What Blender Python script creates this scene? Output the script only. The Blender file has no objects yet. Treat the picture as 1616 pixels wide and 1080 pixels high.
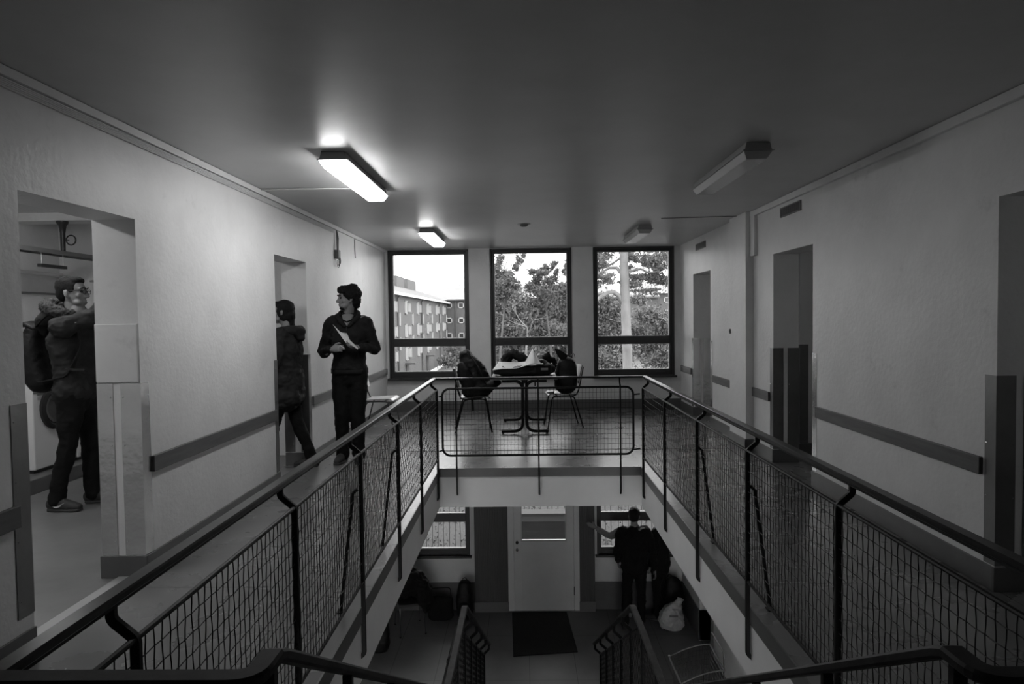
import bpy, math, random
import numpy as np
from mathutils import Vector, Matrix, noise
random.seed(7); rng = np.random.default_rng(7)
S = bpy.context.scene
COL = S.collection
R = math.radians

# ------------------------------------------------------------------ camera
F_YAW, F_PIT, F_ROL = 0.019628, -0.035808, 0.013799
def cam_dir(u, f, w):
    c, s = math.cos(-F_ROL), math.sin(-F_ROL); u, w = u*c-w*s, u*s+w*c
    c, s = math.cos(F_PIT), math.sin(F_PIT); f, w = f*c-w*s, f*s+w*c
    c, s = math.cos(F_YAW), math.sin(F_YAW); u, f = u*c-f*s, u*s+f*c
    return Vector((u, f, w))
cd = bpy.data.cameras.new('camera'); cam = bpy.data.objects.new('camera', cd); COL.objects.link(cam)
cd.lens = 24; cd.sensor_width = 36; cd.clip_start = 0.05; cd.clip_end = 500
rt, up, fw = cam_dir(1,0,0), cam_dir(0,0,1), cam_dir(0,1,0)
M = Matrix((rt, up, -fw)).transposed().to_4x4(); M.translation = (0, 0, 1.48)
cam.matrix_world = M; S.camera = cam

# ------------------------------------------------------------------ sky, exposure
W = bpy.data.worlds.new('overcast_sky'); S.world = W; W.use_nodes = True
bg = W.node_tree.nodes['Background']; bg.inputs[0].default_value = (1, 1, 1, 1); bg.inputs[1].default_value = 2.4
S.view_settings.view_transform = 'Standard'; S.view_settings.look = 'None'
S.view_settings.exposure = 1.0; S.view_settings.gamma = 1.0; S.view_settings.use_curve_mapping = False
LAMP_POWER = 13.5            # emission strength of the fluorescent diffusers that are switched on

# ------------------------------------------------------------------ materials
def mat(name, g, rough=.6, metal=0., var=0., scale=4., bump=0., bscale=60., spec=.5, stretch=None, emit=0.):
    m = bpy.data.materials.new(name); m.use_nodes = True
    nt = m.node_tree; p = nt.nodes['Principled BSDF']
    p.inputs['Base Color'].default_value = (g, g, g, 1)
    p.inputs['Roughness'].default_value = rough; p.inputs['Metallic'].default_value = metal
    p.inputs['Specular IOR Level'].default_value = spec
    if emit:
        p.inputs['Emission Color'].default_value = (1,1,1,1); p.inputs['Emission Strength'].default_value = emit
    tc = nt.nodes.new('ShaderNodeTexCoord'); src = tc.outputs['Object']
    if stretch:
        mp = nt.nodes.new('ShaderNodeMapping'); mp.inputs['Scale'].default_value = stretch
        nt.links.new(src, mp.inputs['Vector']); src = mp.outputs['Vector']
    if var:
        n = nt.nodes.new('ShaderNodeTexNoise'); n.inputs['Scale'].default_value = scale; n.inputs['Detail'].default_value = 6
        n.inputs['Roughness'].default_value = .62
        r = nt.nodes.new('ShaderNodeMapRange'); r.inputs['From Min'].default_value = .3; r.inputs['From Max'].default_value = .7
        r.inputs['To Min'].default_value = g*(1-var); r.inputs['To Max'].default_value = g*(1+var)
        nt.links.new(src, n.inputs['Vector']); nt.links.new(n.outputs[0], r.inputs['Value']); nt.links.new(r.outputs[0], p.inputs['Base Color'])
    if bump:
        n = nt.nodes.new('ShaderNodeTexNoise'); n.inputs['Scale'].default_value = bscale; n.inputs['Detail'].default_value = 4
        b = nt.nodes.new('ShaderNodeBump'); b.inputs['Strength'].default_value = bump; b.inputs['Distance'].default_value = .01
        nt.links.new(src, n.inputs['Vector']); nt.links.new(n.outputs[0], b.inputs['Height']); nt.links.new(b.outputs[0], p.inputs['Normal'])
    return m
def glass_mat():
    m = bpy.data.materials.new('window_glass'); m.use_nodes = True; nt = m.node_tree; nt.nodes.clear()
    o = nt.nodes.new('ShaderNodeOutputMaterial'); t = nt.nodes.new('ShaderNodeBsdfTransparent'); t.inputs[0].default_value = (.93,.93,.93,1)
    g = nt.nodes.new('ShaderNodeBsdfGlossy'); g.inputs['Roughness'].default_value = .02
    fr = nt.nodes.new('ShaderNodeFresnel'); fr.inputs[0].default_value = 1.45; mx = nt.nodes.new('ShaderNodeMixShader')
    nt.links.new(fr.outputs[0], mx.inputs[0]); nt.links.new(t.outputs[0], mx.inputs[1]); nt.links.new(g.outputs[0], mx.inputs[2])
    nt.links.new(mx.outputs[0], o.inputs[0]); return m
GLASS = glass_mat()
def wall_mat(name, g):
    # painted plaster with soft blotches, a few darker scuffs and an uneven trowelled surface
    m = mat(name, g, .45, var=.09, scale=1.6, bump=.25, bscale=28)
    nt = m.node_tree; p = nt.nodes['Principled BSDF']
    old = p.inputs['Base Color'].links[0].from_socket
    n = nt.nodes.new('ShaderNodeTexNoise'); n.inputs['Scale'].default_value = 5.5; n.inputs['Detail'].default_value = 9; n.inputs['Roughness'].default_value = .7
    r = nt.nodes.new('ShaderNodeMapRange'); r.inputs['From Min'].default_value = .60; r.inputs['From Max'].default_value = .74
    r.inputs['To Min'].default_value = 1; r.inputs['To Max'].default_value = .84
    tc = nt.nodes.new('ShaderNodeTexCoord'); nt.links.new(tc.outputs['Object'], n.inputs['Vector']); nt.links.new(n.outputs[0], r.inputs[0])
    mu = nt.nodes.new('ShaderNodeMath'); mu.operation = 'MULTIPLY'
    nt.links.new(old, mu.inputs[0]); nt.links.new(r.outputs[0], mu.inputs[1]); nt.links.new(mu.outputs[0], p.inputs['Base Color'])
    return m
WALL = wall_mat('painted_plaster', .66)
CEIL = mat('ceiling_paint', .53, .38, var=.05, scale=2, bump=.12, bscale=14)
FASCIA = mat('fascia_paint', .74, .5, var=.04, scale=3)
def floor_mat(name, g, rough):
    m = mat(name, g, rough, var=.15, scale=1.4)
    nt = m.node_tree; p = nt.nodes['Principled BSDF']; old = p.inputs['Base Color'].links[0].from_socket
    tc = nt.nodes.new('ShaderNodeTexCoord')
    br = nt.nodes.new('ShaderNodeTexBrick'); br.offset = 0; br.inputs['Scale'].default_value = 1
    br.inputs['Brick Width'].default_value = .62; br.inputs['Row Height'].default_value = 1.24; br.inputs['Mortar Size'].default_value = .004
    br.inputs['Color1'].default_value = br.inputs['Color2'].default_value = (1,1,1,1); br.inputs['Mortar'].default_value = (.45,.45,.45,1)
    nt.links.new(tc.outputs['Object'], br.inputs['Vector'])
    mu = nt.nodes.new('ShaderNodeMath'); mu.operation = 'MULTIPLY'
    nt.links.new(old, mu.inputs[0]); nt.links.new(br.outputs['Color'], mu.inputs[1]); nt.links.new(mu.outputs[0], p.inputs['Base Color'])
    n = nt.nodes.new('ShaderNodeTexNoise'); n.inputs['Scale'].default_value = 3; n.inputs['Detail'].default_value = 8
    r = nt.nodes.new('ShaderNodeMapRange'); r.inputs['To Min'].default_value = rough-.03; r.inputs['To Max'].default_value = rough+.09
    nt.links.new(tc.outputs['Object'], n.inputs['Vector']); nt.links.new(n.outputs[0], r.inputs[0]); nt.links.new(r.outputs[0], p.inputs['Roughness'])
    return m
FLOOR = floor_mat('linoleum_floor', .145, .25)
FLOOR_LOW = floor_mat('stone_floor', .15, .5)
FLOOR_LAUNDRY = mat('laundry_floor_paint', .16, .4, var=.2, scale=2.5)
BASEB = mat('baseboard_paint', .10, .45, var=.12, scale=5)
BAND = mat('band_paint', .10, .4, var=.12, scale=5)
RAILWORN = mat('worn_handrail_enamel', .022, .55, var=.8, scale=9, spec=.2)
YARD = mat('dark_gravel', .04, .95, var=.35, scale=14)
WOOD = mat('bumper_wood', .085, .5, var=.25, scale=3, stretch=(6,.8,10))
FRAME = mat('window_frame_paint', .035, .45, var=.1, scale=8)
BLACK = mat('black_iron_paint', .004, .5, var=.3, scale=20, spec=.25)
RAILTOP = mat('black_handrail_enamel', .012, .28, var=.6, scale=14, spec=.2)
STEEL = mat('dented_sheet_steel', .56, .25, metal=.85, var=.14, scale=3, bump=1., bscale=5)
STEEL_D = mat('dull_sheet_steel', .20, .38, metal=.9, var=.15, scale=3, bump=.4, bscale=7)
CHROME = mat('chrome', .6, .15, metal=1.)
LAMPHOUSE = mat('lamp_housing_paint', .30, .45)
LIT = mat('lit_diffuser', .8, .4, emit=LAMP_POWER)
UNLIT = mat('unlit_diffuser', .42, .18)
WHITE = mat('white_enamel', .62, .25)
WHITE2 = mat('off_white_plastic', .5, .4)
DARKPL = mat('dark_plastic', .02, .35)
CABLE = mat('grey_cable', .16, .5)
SKIN = mat('skin', .20, .5, var=.06, scale=12)
HAIR = mat('dark_hair', .010, .6, var=.5, scale=50, stretch=(3,3,.6), bump=.8, bscale=90, spec=.15)
CLOTH_K = mat('black_cloth', .007, .85, var=.3, scale=7, bump=.35, bscale=22, spec=.2)
CLOTH_D = mat('dark_cloth', .014, .85, var=.25, scale=6, bump=.35, bscale=18, spec=.2)
CLOTH_P = mat('parka_cloth', .019, .8, var=.25, scale=6, bump=.4, bscale=16, spec=.25)
CLOTH_L = mat('light_knit', .22, .85, var=.25, scale=40)
CLOTH_V = mat('shirt_cloth', .20, .8)
FUR = mat('hood_fur', .04, .9, var=.6, scale=60, bump=1., bscale=120)
SHOE = mat('dark_shoe_fabric', .03, .7, var=.3, scale=20)
SHOE_L = mat('light_shoe_fabric', .16, .7)
SOLE = mat('rubber_sole', .05, .6)
PAPER = mat('white_paper', .62, .6)
NYLON = mat('black_nylon', .005, .6, var=.4, scale=12, bump=.4, bscale=25, spec=.3)
PLASTICBAG = mat('white_plastic_bag', .42, .45, var=.08, scale=6, bump=.5, bscale=14)
RIBBED = mat('ribbed_panel_paint', .085, .5)
DOORP = mat('door_paint', .68, .45, var=.05, scale=3)
MATM = mat('doormat_fibre', .018, .95, var=.5, scale=60, bump=.8, bscale=150)
PLATE_TOP = mat('table_laminate', .38, .3)
RENDER_W = mat('facade_render', .10, .8, var=.10, scale=.4)
RENDER_W2 = mat('facade_render_far', .11, .8, var=.06, scale=.3)
TILE = mat('roof_tiles', .22, .7, var=.12, scale=2, stretch=(1,3,1))
TILE_L = mat('left_roof_sheet', .12, .7, var=.12, scale=2)
WINW = mat('white_window_frame', .5, .5)
WINP = mat('dim_window_pane', .04, .1)
PIPE = mat('drainpipe_zinc', .09, .5)
LEAF = mat('pine_needles', .12, .9, var=.35, scale=.8, spec=.1)
LEAF2 = mat('bush_leaves', .135, .9, var=.35, scale=.7, spec=.1)
LEAF3 = mat('pale_twigs', .20, .9, var=.3, scale=.7, spec=.1)
BARK = mat('pine_bark', .18, .9, var=.4, scale=3, bump=.6, bscale=6, stretch=(1,1,.35))
BARK2 = mat('grey_bark', .09, .9, var=.2, scale=4)
GRASS = mat('winter_grass', .11, .95, var=.3, scale=.9)
HAZE_H = mat('distant_hill', .30, .9, var=.08, scale=.05)

# ------------------------------------------------------------------ mesh builder
ORG = {}
def V(*a): return Vector(a)
class MB:
    def __init__(s): s.v = []; s.f = []
    def add(s, vs, fs):
        n = len(s.v); s.v += [tuple(p) for p in vs]; s.f += [tuple(i+n for i in f) for f in fs]; return s
    def box(s, x0, x1, y0, y1, z0, z1):
        return s.add([(x0,y0,z0),(x1,y0,z0),(x1,y1,z0),(x0,y1,z0),(x0,y0,z1),(x1,y0,z1),(x1,y1,z1),(x0,y1,z1)],
              [(0,3,2,1),(4,5,6,7),(0,1,5,4),(1,2,6,5),(2,3,7,6),(3,0,4,7)])
    def obox(s, c, sz, m=None):
        m = m or Matrix.Identity(3); c = Vector(c)
        vs = [c + m @ Vector((sx*sz[0]/2, sy*sz[1]/2, sz_*sz[2]/2)) for sz_ in (-1,1) for sx, sy in ((-1,-1),(1,-1),(1,1),(-1,1))]
        return s.add(vs, [(0,3,2,1),(4,5,6,7),(0,1,5,4),(1,2,6,5),(2,3,7,6),(3,0,4,7)])
    def sweep(s, pts, prof, side=None, closed=False, cap=True):
        """prof: function(i,t)->list of (a,b) offsets, or a fixed list; side: fixed side vector"""
        pts = [Vector(p) for p in pts]; n = len(pts); rings = []
        prev = None
        for i, p in enumerate(pts):
            if closed: d = pts[(i+1) % n] - pts[i-1]
            else: d = pts[min(i+1, n-1)] - pts[max(i-1, 0)]
            d = d.normalized() if d.length > 1e-9 else Vector((0,0,1))
            if side is not None: a = Vector(side); a = a - d*a.dot(d)
            elif prev is not None: a = prev - d*prev.dot(d)
            else: a = Vector((0,0,1)).cross(d) if abs(d.z) < .95 else Vector((1,0,0)).cross(d)
            if a.length < 1e-6: a = Vector((1,0,0)).cross(d)
            a.normalize(); prev = a; b = d.cross(a)
            pr = prof[i] if isinstance(prof[0], list) else prof
            k = 1.
            if 0 < i < n-1 or closed:
                d1 = (pts[i]-pts[i-1]).normalized(); d2 = (pts[(i+1) % n]-pts[i]).normalized()
                k = 1/max(.5, math.sqrt(max(0.1, (1+d1.dot(d2))/2)))
            rings.append([p + a*x*(k if abs(d1.cross(d2).dot(b)) > .01 else 1) + b*y*(k if abs(d1.cross(d2).dot(a)) > .01 else 1) if k > 1.001 else p + a*x + b*y for x, y in pr])
        m = len(rings[0]); vs = [q for r in rings for q in r]; fs = []
        for i in range(n if closed else n-1):
            j = (i+1) % n
            for k in range(m): fs.append((i*m+k, i*m+(k+1) % m, j*m+(k+1) % m, j*m+k))
        if cap and not closed: fs += [tuple(range(m))[::-1], tuple(range((n-1)*m, n*m))]
        return s.add(vs, fs)
    def tube(s, pts, r, n=8, closed=False, side=None):
        rs = r if isinstance(r, (list, tuple)) else [r]*len(pts)
        return s.sweep(pts, [[(q*math.cos(2*math.pi*k/n), q*math.sin(2*math.pi*k/n)) for k in range(n)] for q in rs], closed=closed, side=side)
    def bar(s, pts, w, h, side=None, closed=False, ch=0.):
        if ch: pr = [(-w/2+ch,-h/2),(w/2-ch,-h/2),(w/2,-h/2+ch),(w/2,h/2-ch),(w/2-ch,h/2),(-w/2+ch,h/2),(-w/2,h/2-ch),(-w/2,-h/2+ch)]
        else: pr = [(-w/2,-h/2),(w/2,-h/2),(w/2,h/2),(-w/2,h/2)]
        return s.sweep(pts, pr, side=side, closed=closed)
    def loft(s, pts, rad, side, n=18, sub=4, pw=2.0):
        """smooth closed body through points with elliptical radii (a along side, b across)"""
        pts = [Vector(p) for p in pts]; P = []; Q = []
        rad = [(q, q) if not isinstance(q, (tuple, list)) else q for q in rad]
        m = len(pts)
        def cr(a, b, c, d, t): return .5*((2*b)+(c-a)*t+(2*a-5*b+4*c-d)*t*t+(3*b-a-3*c+d)*t**3)
        for i in range(m-1):
            i0, i1, i2, i3 = max(i-1,0), i, i+1, min(i+2, m-1)
            for k in range(sub):
                t = k/sub; P.append(cr(pts[i0], pts[i1], pts[i2], pts[i3], t))
                Q.append(tuple(max(.001, cr(rad[i0][j], rad[i1][j], rad[i2][j], rad[i3][j], t)) for j in (0,1)))
        P.append(pts[-1]); Q.append(rad[-1])
        # rounded ends
        d0 = (P[0]-P[1]).normalized(); d1 = (P[-1]-P[-2]).normalized(); r0 = min(Q[0]); r1 = min(Q[-1])
        A = []; B = []
        for ang in (80, 55, 28): c, sn = math.cos(R(ang)), math.sin(R(ang)); A.append((P[0]+d0*r0*sn*.9, (Q[0][0]*c, Q[0][1]*c)))
        for ang in (28, 55, 80): c, sn = math.cos(R(ang)), math.sin(R(ang)); B.append((P[-1]+d1*r1*sn*.9, (Q[-1][0]*c, Q[-1][1]*c)))
        P = [a[0] for a in A] + P + [b[0] for b in B]; Q = [a[1] for a in A] + Q + [b[1] for b in B]
        prof = []
        for a, b in Q:
            pr = []
            for k in range(n):
                c, sn = math.cos(2*math.pi*k/n), math.sin(2*math.pi*k/n); e = 2/pw
                pr.append((a*math.copysign(abs(c)**e, c), b*math.copysign(abs(sn)**e, sn)))
            prof.append(pr)
        return s.sweep(P, prof, side=side)
    def ell(s, c, r, m=None, nu=16, nv=10):
        c = Vector(c); m = m or Matrix.Identity(3); r = r if isinstance(r, (tuple, list)) else (r, r, r)
        vs = [c + m @ Vector((0,0,-r[2]))]
        for i in range(1, nv):
            t = -math.pi/2 + math.pi*i/nv
            for k in range(nu):
                a = 2*math.pi*k/nu; vs.append(c + m @ Vector((r[0]*math.cos(t)*math.cos(a), r[1]*math.cos(t)*math.sin(a), r[2]*math.sin(t))))
        vs.append(c + m @ Vector((0,0,r[2]))); fs = [(0, 1+(k+1) % nu, 1+k) for k in range(nu)]
        for i in range(nv-2):
            for k in range(nu):
                a, b = 1+i*nu, 1+(i+1)*nu; fs.append((a+k, a+(k+1) % nu, b+(k+1) % nu, b+k))
        e = len(vs)-1; b = 1+(nv-2)*nu; fs += [(b+k, b+(k+1) % nu, e) for k in range(nu)]
        return s.add(vs, fs)
    def lathe(s, c, prof, axis='z', n=24):
        c = Vector(c); vs = []; fs = []
        for r, h in prof:
            for k in range(n):
                a = 2*math.pi*k/n; x, y = r*math.cos(a), r*math.sin(a)
                vs.append(c + Vector((x, y, h) if axis == 'z' else (h, x, y) if axis == 'x' else (y, h, x)))
        m = len(prof)
        for i in range(m-1):
            for k in range(n): fs.append((i*n+k, i*n+(k+1) % n, (i+1)*n+(k+1) % n, (i+1)*n+k))
        fs += [tuple(range(n))[::-1], tuple(range((m-1)*n, m*n))]
        return s.add(vs, fs)
    def prism(s, poly, z0, z1):
        n = len(poly); return s.add([(x,y,z0) for x,y in poly]+[(x,y,z1) for x,y in poly],
            [tuple(range(n))[::-1], tuple(range(n,2*n))]+[(i,(i+1) % n,(i+1) % n+n,i+n) for i in range(n)])
    def mesh(s, name):
        me = bpy.data.meshes.new(name); me.from_pydata(s.v, [], s.f); me.update(); return me

def finish(me, name, m, parent=None, smooth=False, base=None, bevel=0.):
    if parent is not None: org = ORG[parent.name]
    elif base is not None: org = Vector(base)
    else:
        co = np.empty(len(me.vertices)*3); me.vertices.foreach_get('co', co); co = co.reshape(-1,3)
        org = Vector(((co[:,0].min()+co[:,0].max())/2, (co[:,1].min()+co[:,1].max())/2, co[:,2].min()))
    me.transform(Matrix.Translation(-org))
    o = bpy.data.objects.new(name, me); COL.objects.link(o); me.materials.append(m)
    if parent is None: o.location = org
    else: o.parent = parent
    ORG[o.name] = org
    if smooth: me.shade_smooth()
    if bevel:
        b = o.modifiers.new('bevel', 'BEVEL'); b.width = bevel; b.segments = 2; b.limit_method = 'ANGLE'
    return o
def build(mb, name, m, parent=None, smooth=False, base=None, bevel=0., auto=False):
    o = finish(mb.mesh(name), name, m, parent, smooth or auto, base, bevel)
    if auto:
        try: o.data.set_sharp_from_angle(angle=R(35))
        except Exception: pass
    return o
def remesh(mb, vox=.012, smooth=3, disp=0., dscale=8., seed=0):
    """join the closed shapes of a builder into one continuous skin"""
    me = mb.mesh('tmp'); o = bpy.data.objects.new('tmp', me); COL.objects.link(o)
    md = o.modifiers.new('r', 'REMESH'); md.mode = 'VOXEL'; md.voxel_size = vox; md.use_smooth_shade = True
    dg = bpy.context.evaluated_depsgraph_get(); dg.update()
    out = bpy.data.meshes.new_from_object(o.evaluated_get(dg)); bpy.data.objects.remove(o); bpy.data.meshes.remove(me)
    n = len(out.vertices); co = np.empty(n*3); out.vertices.foreach_get('co', co); co = co.reshape(-1,3)
    ed = np.empty(len(out.edges)*2, dtype=np.int64); out.edges.foreach_get('vertices', ed); ed = ed.reshape(-1,2)
    deg = np.bincount(ed.ravel(), minlength=n)[:,None]
    for _ in range(smooth):
        acc = np.zeros_like(co)
        for j in range(3): acc[:,j] = np.bincount(ed[:,0], co[ed[:,1],j], n) + np.bincount(ed[:,1], co[ed[:,0],j], n)
        co = .4*co + .6*acc/np.maximum(deg,1)
    out.vertices.foreach_set('co', co.ravel()); out.update()
    if disp:
        no = np.empty(n*3); out.vertices.foreach_get('normal', no); no = no.reshape(-1,3)
        d = np.array([noise.fractal(Vector((c[0]*dscale+seed, c[1]*dscale, c[2]*dscale*1.3)), .7, 2., 3) for c in co])
        co = co + no*d[:,None]*disp
        out.vertices.foreach_set('co', co.ravel()); out.update()
    out.shade_smooth(); return out
def tag(o, label=None, cat=None, group=None, kind=None):
    if label: o['label'] = label
    if cat: o['category'] = cat
    if group: o['group'] = group
    if kind: o['kind'] = kind
    return o
def thing(name, label, cat, loc=(0,0,0), group=None):
    o = bpy.data.objects.new(name, None); COL.objects.link(o); o.location = loc; o.empty_display_size = .1
    ORG[o.name] = Vector(loc); return tag(o, label, cat, group)
def struct(name, mb, m, bevel=0., parent=None):
    o = build(mb, name, m, parent=parent, base=None if parent else (0,0,0), bevel=bevel)
    if parent is None: o['kind'] = 'structure'
    return o
def copy_tree(o, parent=None):
    c = o.copy(); COL.objects.link(c)
    if parent is not None: c.parent = parent
    for ch in [k for k in COL.objects if k.parent == o]: copy_tree(ch, c)
    return c

# ------------------------------------------------------------------ measurements (metres, upper floor at z = 0)
XL, XR, YF, ZC = -2.216, 2.456, 10.83, 2.58
WL, WR, WF, WN = -.868, 1.123, 6.67, 1.14      # stair well edges
ZL = -3.22; SLAB = -.385; DH = 2.07; YB = -1.6
def wall_with_holes(axis, c0, c1, a0, a1, z0, z1, holes):
    """axis 'x': wall in the plane x=c0..c1 running along y; 'y' the other way. holes: (a,b,zlo,zhi)"""
    mb = MB()
    def bx(p, q, zl, zh):
        if q-p > 1e-4 and zh-zl > 1e-4:
            mb.box(c0, c1, p, q, zl, zh) if axis == 'x' else mb.box(p, q, c0, c1, zl, zh)
    cur = a0
    for a, b, zl, zh in sorted(holes):
        bx(cur, a, z0, z1); bx(a, b, z0, zl); bx(a, b, zh, z1); cur = b
    bx(cur, a1, z0, z1); return mb
LD = [(2.97, 3.87), (6.03, 6.90)]; RD = [(2.70, 3.60), (5.88, 6.81), (9.10, 10.02)]
struct('wall_left', wall_with_holes('x', XL-.25, XL, YB, YF, 0, ZC, [(a,b,0,DH) for a,b in LD]), WALL)
struct('wall_right', wall_with_holes('x', XR, XR+.25, YB, YF, 0, ZC, [(a,b,0,DH) for a,b in RD]), WALL)
WSIDE = [(-4.6, -3.3), (3.3, 4.6)]  # the right-hand one is unseen, added to light the room behind it
WX = [(-2.165, -.889), (-.547, .737), (1.083, 2.352)]
struct('wall_far', wall_with_holes('y', YF, YF+.28, -6.6, 5.5, 0, ZC, [(a,b,.535,2.568) for a,b in WX+WSIDE]), WALL)
mb = MB().box(-6.6, -2.6, YB-.2, YB, ZL, ZC).box(2.9, 5.5, YB-.2, YB, ZL, ZC).box(-2.6, 2.9, YB-.2, YB, ZL, -3.05).box(-2.6, 2.9, YB-.2, YB, -.42, ZC)
struct('wall_near', mb, WALL)
struct('ceiling', MB().box(-6.6, 5.5, YB-.2, YF+.28, ZC, ZC+.25), CEIL)
mb = MB(); mb.box(XL, WL, YB, YF, -.02, 0).box(WR, XR, YB, YF, -.02, 0).box(WL, WR, WF, YF, -.02, 0).box(WL, WR, YB, WN, -.02, 0)
for a, b in RD: mb.box(XR, XR+.25, a, b, -.02, 0)
mb.box(XR+.25, 5.5, YB, YF, -.02, 0)
mb.box(-6.6, XL-.25, 7.42, YF, -.02, 0).box(XL-.25, XL, 6.03, 6.9, -.02, 0)
struct('floor', mb, FLOOR)
mb = MB().box(-6.6, XL-.25, YB, 7.42, -.02, 0).box(XL-.25, XL, 2.97, 3.87, -.02, 0)
struct('floor_laundry', mb, FLOOR_LAUNDRY)
mb = MB().box(-6.6, WL, YB, YF+.28, SLAB, -.02).box(WR, 5.5, YB, YF+.28, SLAB, -.02).box(WL, WR, WF, YF+.28, SLAB, -.02).box(WL, WR, YB, WN, SLAB, -.02)
struct('ceiling_lower_storey', mb, FASCIA)
mb = MB().box(WL, WL+.008, WN, WF, -.085, .002).box(WR-.008, WR, WN, WF, -.085, .002).box(WL, WR, WF-.008, WF, -.085, .002)
struct('trim_1', mb, BAND)
# baseboards
def boards(name, segs, m=BASEB):
    mb = MB()
    for s_ in segs: mb.box(*s_)
    struct(name, mb, m, bevel=.003)
t = .012; H = .13
boards('baseboard_left', [(XL, XL+t, YB, LD[0][0], 0, H), (XL, XL+t, LD[0][1], LD[1][0], 0, H), (XL, XL+t, LD[1][1], YF, 0, H),
    (XL-.262, XL+t, LD[0][1]-t, LD[0][1], 0, H), (XL-.25, XL+t, LD[1][1]-t, LD[1][1], 0, H)])
boards('baseboard_right', [(XR-t, XR, YB, RD[0][0], 0, H), (XR-t, XR, RD[0][1], RD[1][0], 0, H), (XR-t, XR, RD[1][1], 7.4, 0, H), (2.362, XR, 7.388, 7.4, 0, H),
    (2.362, 2.374, 7.388, 7.98, 0, H), (XR-t, XR, 7.98, RD[2][0], 0, H), (XR-t, XR, RD[2][1], YF, 0, H)] + [(XR-t, XR+.25, b-t, b, 0, H) for a, b in RD])
boards('baseboard_far', [(XL, XR, YF-t, YF, 0, .165)])
boards('trim_2', [(XL-.02, XL+.001, LD[0][0], LD[0][1], 0, .006), (XL-.16, XL-.02, LD[0][0], LD[0][1], 0, .012)], mat('threshold_strip', .32, .45))
# column on the right wall, boxed trunking along the ceiling corners
struct('wall_right_column', MB().box(2.374, XR, 7.40, 7.98, 0, ZC), WALL, bevel=.004)
struct('trim_3', MB().box(XR-.035, XR, YB, 7.40, 2.52, ZC-.003).box(XR-.035, XR, 7.27, 7.395, 2.10, 2.52), WALL, bevel=.003)
mb = MB().box(XL, XL+.03, YB, YF, 2.535, ZC-.003)
for k in range(5): mb.tube([(XL+.012, YB, 2.528-.0085*k), (XL+.012, 7.9, 2.528-.0085*k)], .0038, 6)
struct('trim_4', mb, WALL)

# ------------------------------------------------------------------ windows
def window(n, x0, x1, z0, z1, zt0, zt1, yf, fw_=.062):
    y0, y1 = yf+.03, yf+.10
    mb = MB().box(x0, x0+fw_, y0, y1, z0, z1).box(x1-fw_, x1, y0, y1, z0, z1).box(x0+fw_, x1-fw_, y0, y1, z0, z0+fw_+.03).box(x0+fw_, x1-fw_, y0, y1, z1-fw_, z1)
    mb.box(x0+fw_, x1-fw_, y0, y1, zt0, zt1)
    o = struct('window_%d' % n, mb, FRAME, bevel=.004)
    mb = MB()
    for a, b, c, d in ((x0+fw_, x1-fw_, z0+fw_+.03, zt0), (x0+fw_, x1-fw_, zt1, z1-fw_)):
        g = .012; mb.box(a, a+g, y0+.012, y1, c, d).box(b-g, b, y0+.012, y1, c, d).box(a, b, y0+.012, y1, c, c+g).box(a, b, y0+.012, y1, d-g, d)
    build(mb, 'glazing_bead', mat('glazing_bead_paint', .25, .5) if 'glazing_bead_paint' not in bpy.data.materials else bpy.data.materials['glazing_bead_paint'], o)
    build(MB().box(x0+fw_, x1-fw_, yf+.065, yf+.069, z0+fw_, zt0).box(x0+fw_, x1-fw_, yf+.065, yf+.069, zt1, z1-fw_), 'window_pane', GLASS, o)
    hm = MB().box(x0+.14, x0+.28, y0-.015, y0, z0+.035, z0+.055).box(x1-.28, x1-.14, y0-.015, y0, z0+.035, z0+.055)
    hm.box(x0+.20, x0+.32, y0-.015, y0, zt0+.05, zt0+.068); build(hm, 'window_handle', FRAME, o)
    # surround lining the wall opening
    build(MB().box(x0-.002, x0+.022, yf-.012, y0, z0, z1).box(x1-.022, x1+.002, yf-.012, y0, z0, z1).box(x0, x1, yf-.012, y0, z1-.022, z1+.002).box(x0,x1,y1,yf+.28,z0-.03,z0), 'window_frame', FRAME, o)
    build(MB().box(x0-.03, x1+.03, yf-.07, y0, z0-.03, z0), 'window_sill', FRAME, o, bevel=.004)
for i, (a, b) in enumerate(WX): window(i+1, a, b, .535, 2.568, 1.045, 1.155, YF)
for i, (a, b) in enumerate(WSIDE): window(i+7, a, b, .535, 2.568, 1.045, 1.155, YF)

struct('trim_6', MB().box(XL-.25, XL-.0015, 3.858, 3.87, 1.138, 1.475), WALL, bevel=.005)      # thicker plaster low on the jamb
struct('trim_7', MB().box(-1.35, 2.30, 7.54, 7.57, 0, .003), BAND)                              # joint strip across the floor
ks = thing('key_switch', 'tiny dark key switch on the column of the right wall', 'switch', (2.374, 7.955, 1.29))
build(MB().box(2.364, 2.3735, 7.935, 7.972, 1.26, 1.315), 'switch_plate', DARKPL, ks, bevel=.003)
build(MB().lathe((2.364, 7.953, 1.288), [(.009, 0), (.009, -.006)], 'x', 12), 'key_barrel', CHROME, ks)
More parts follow.
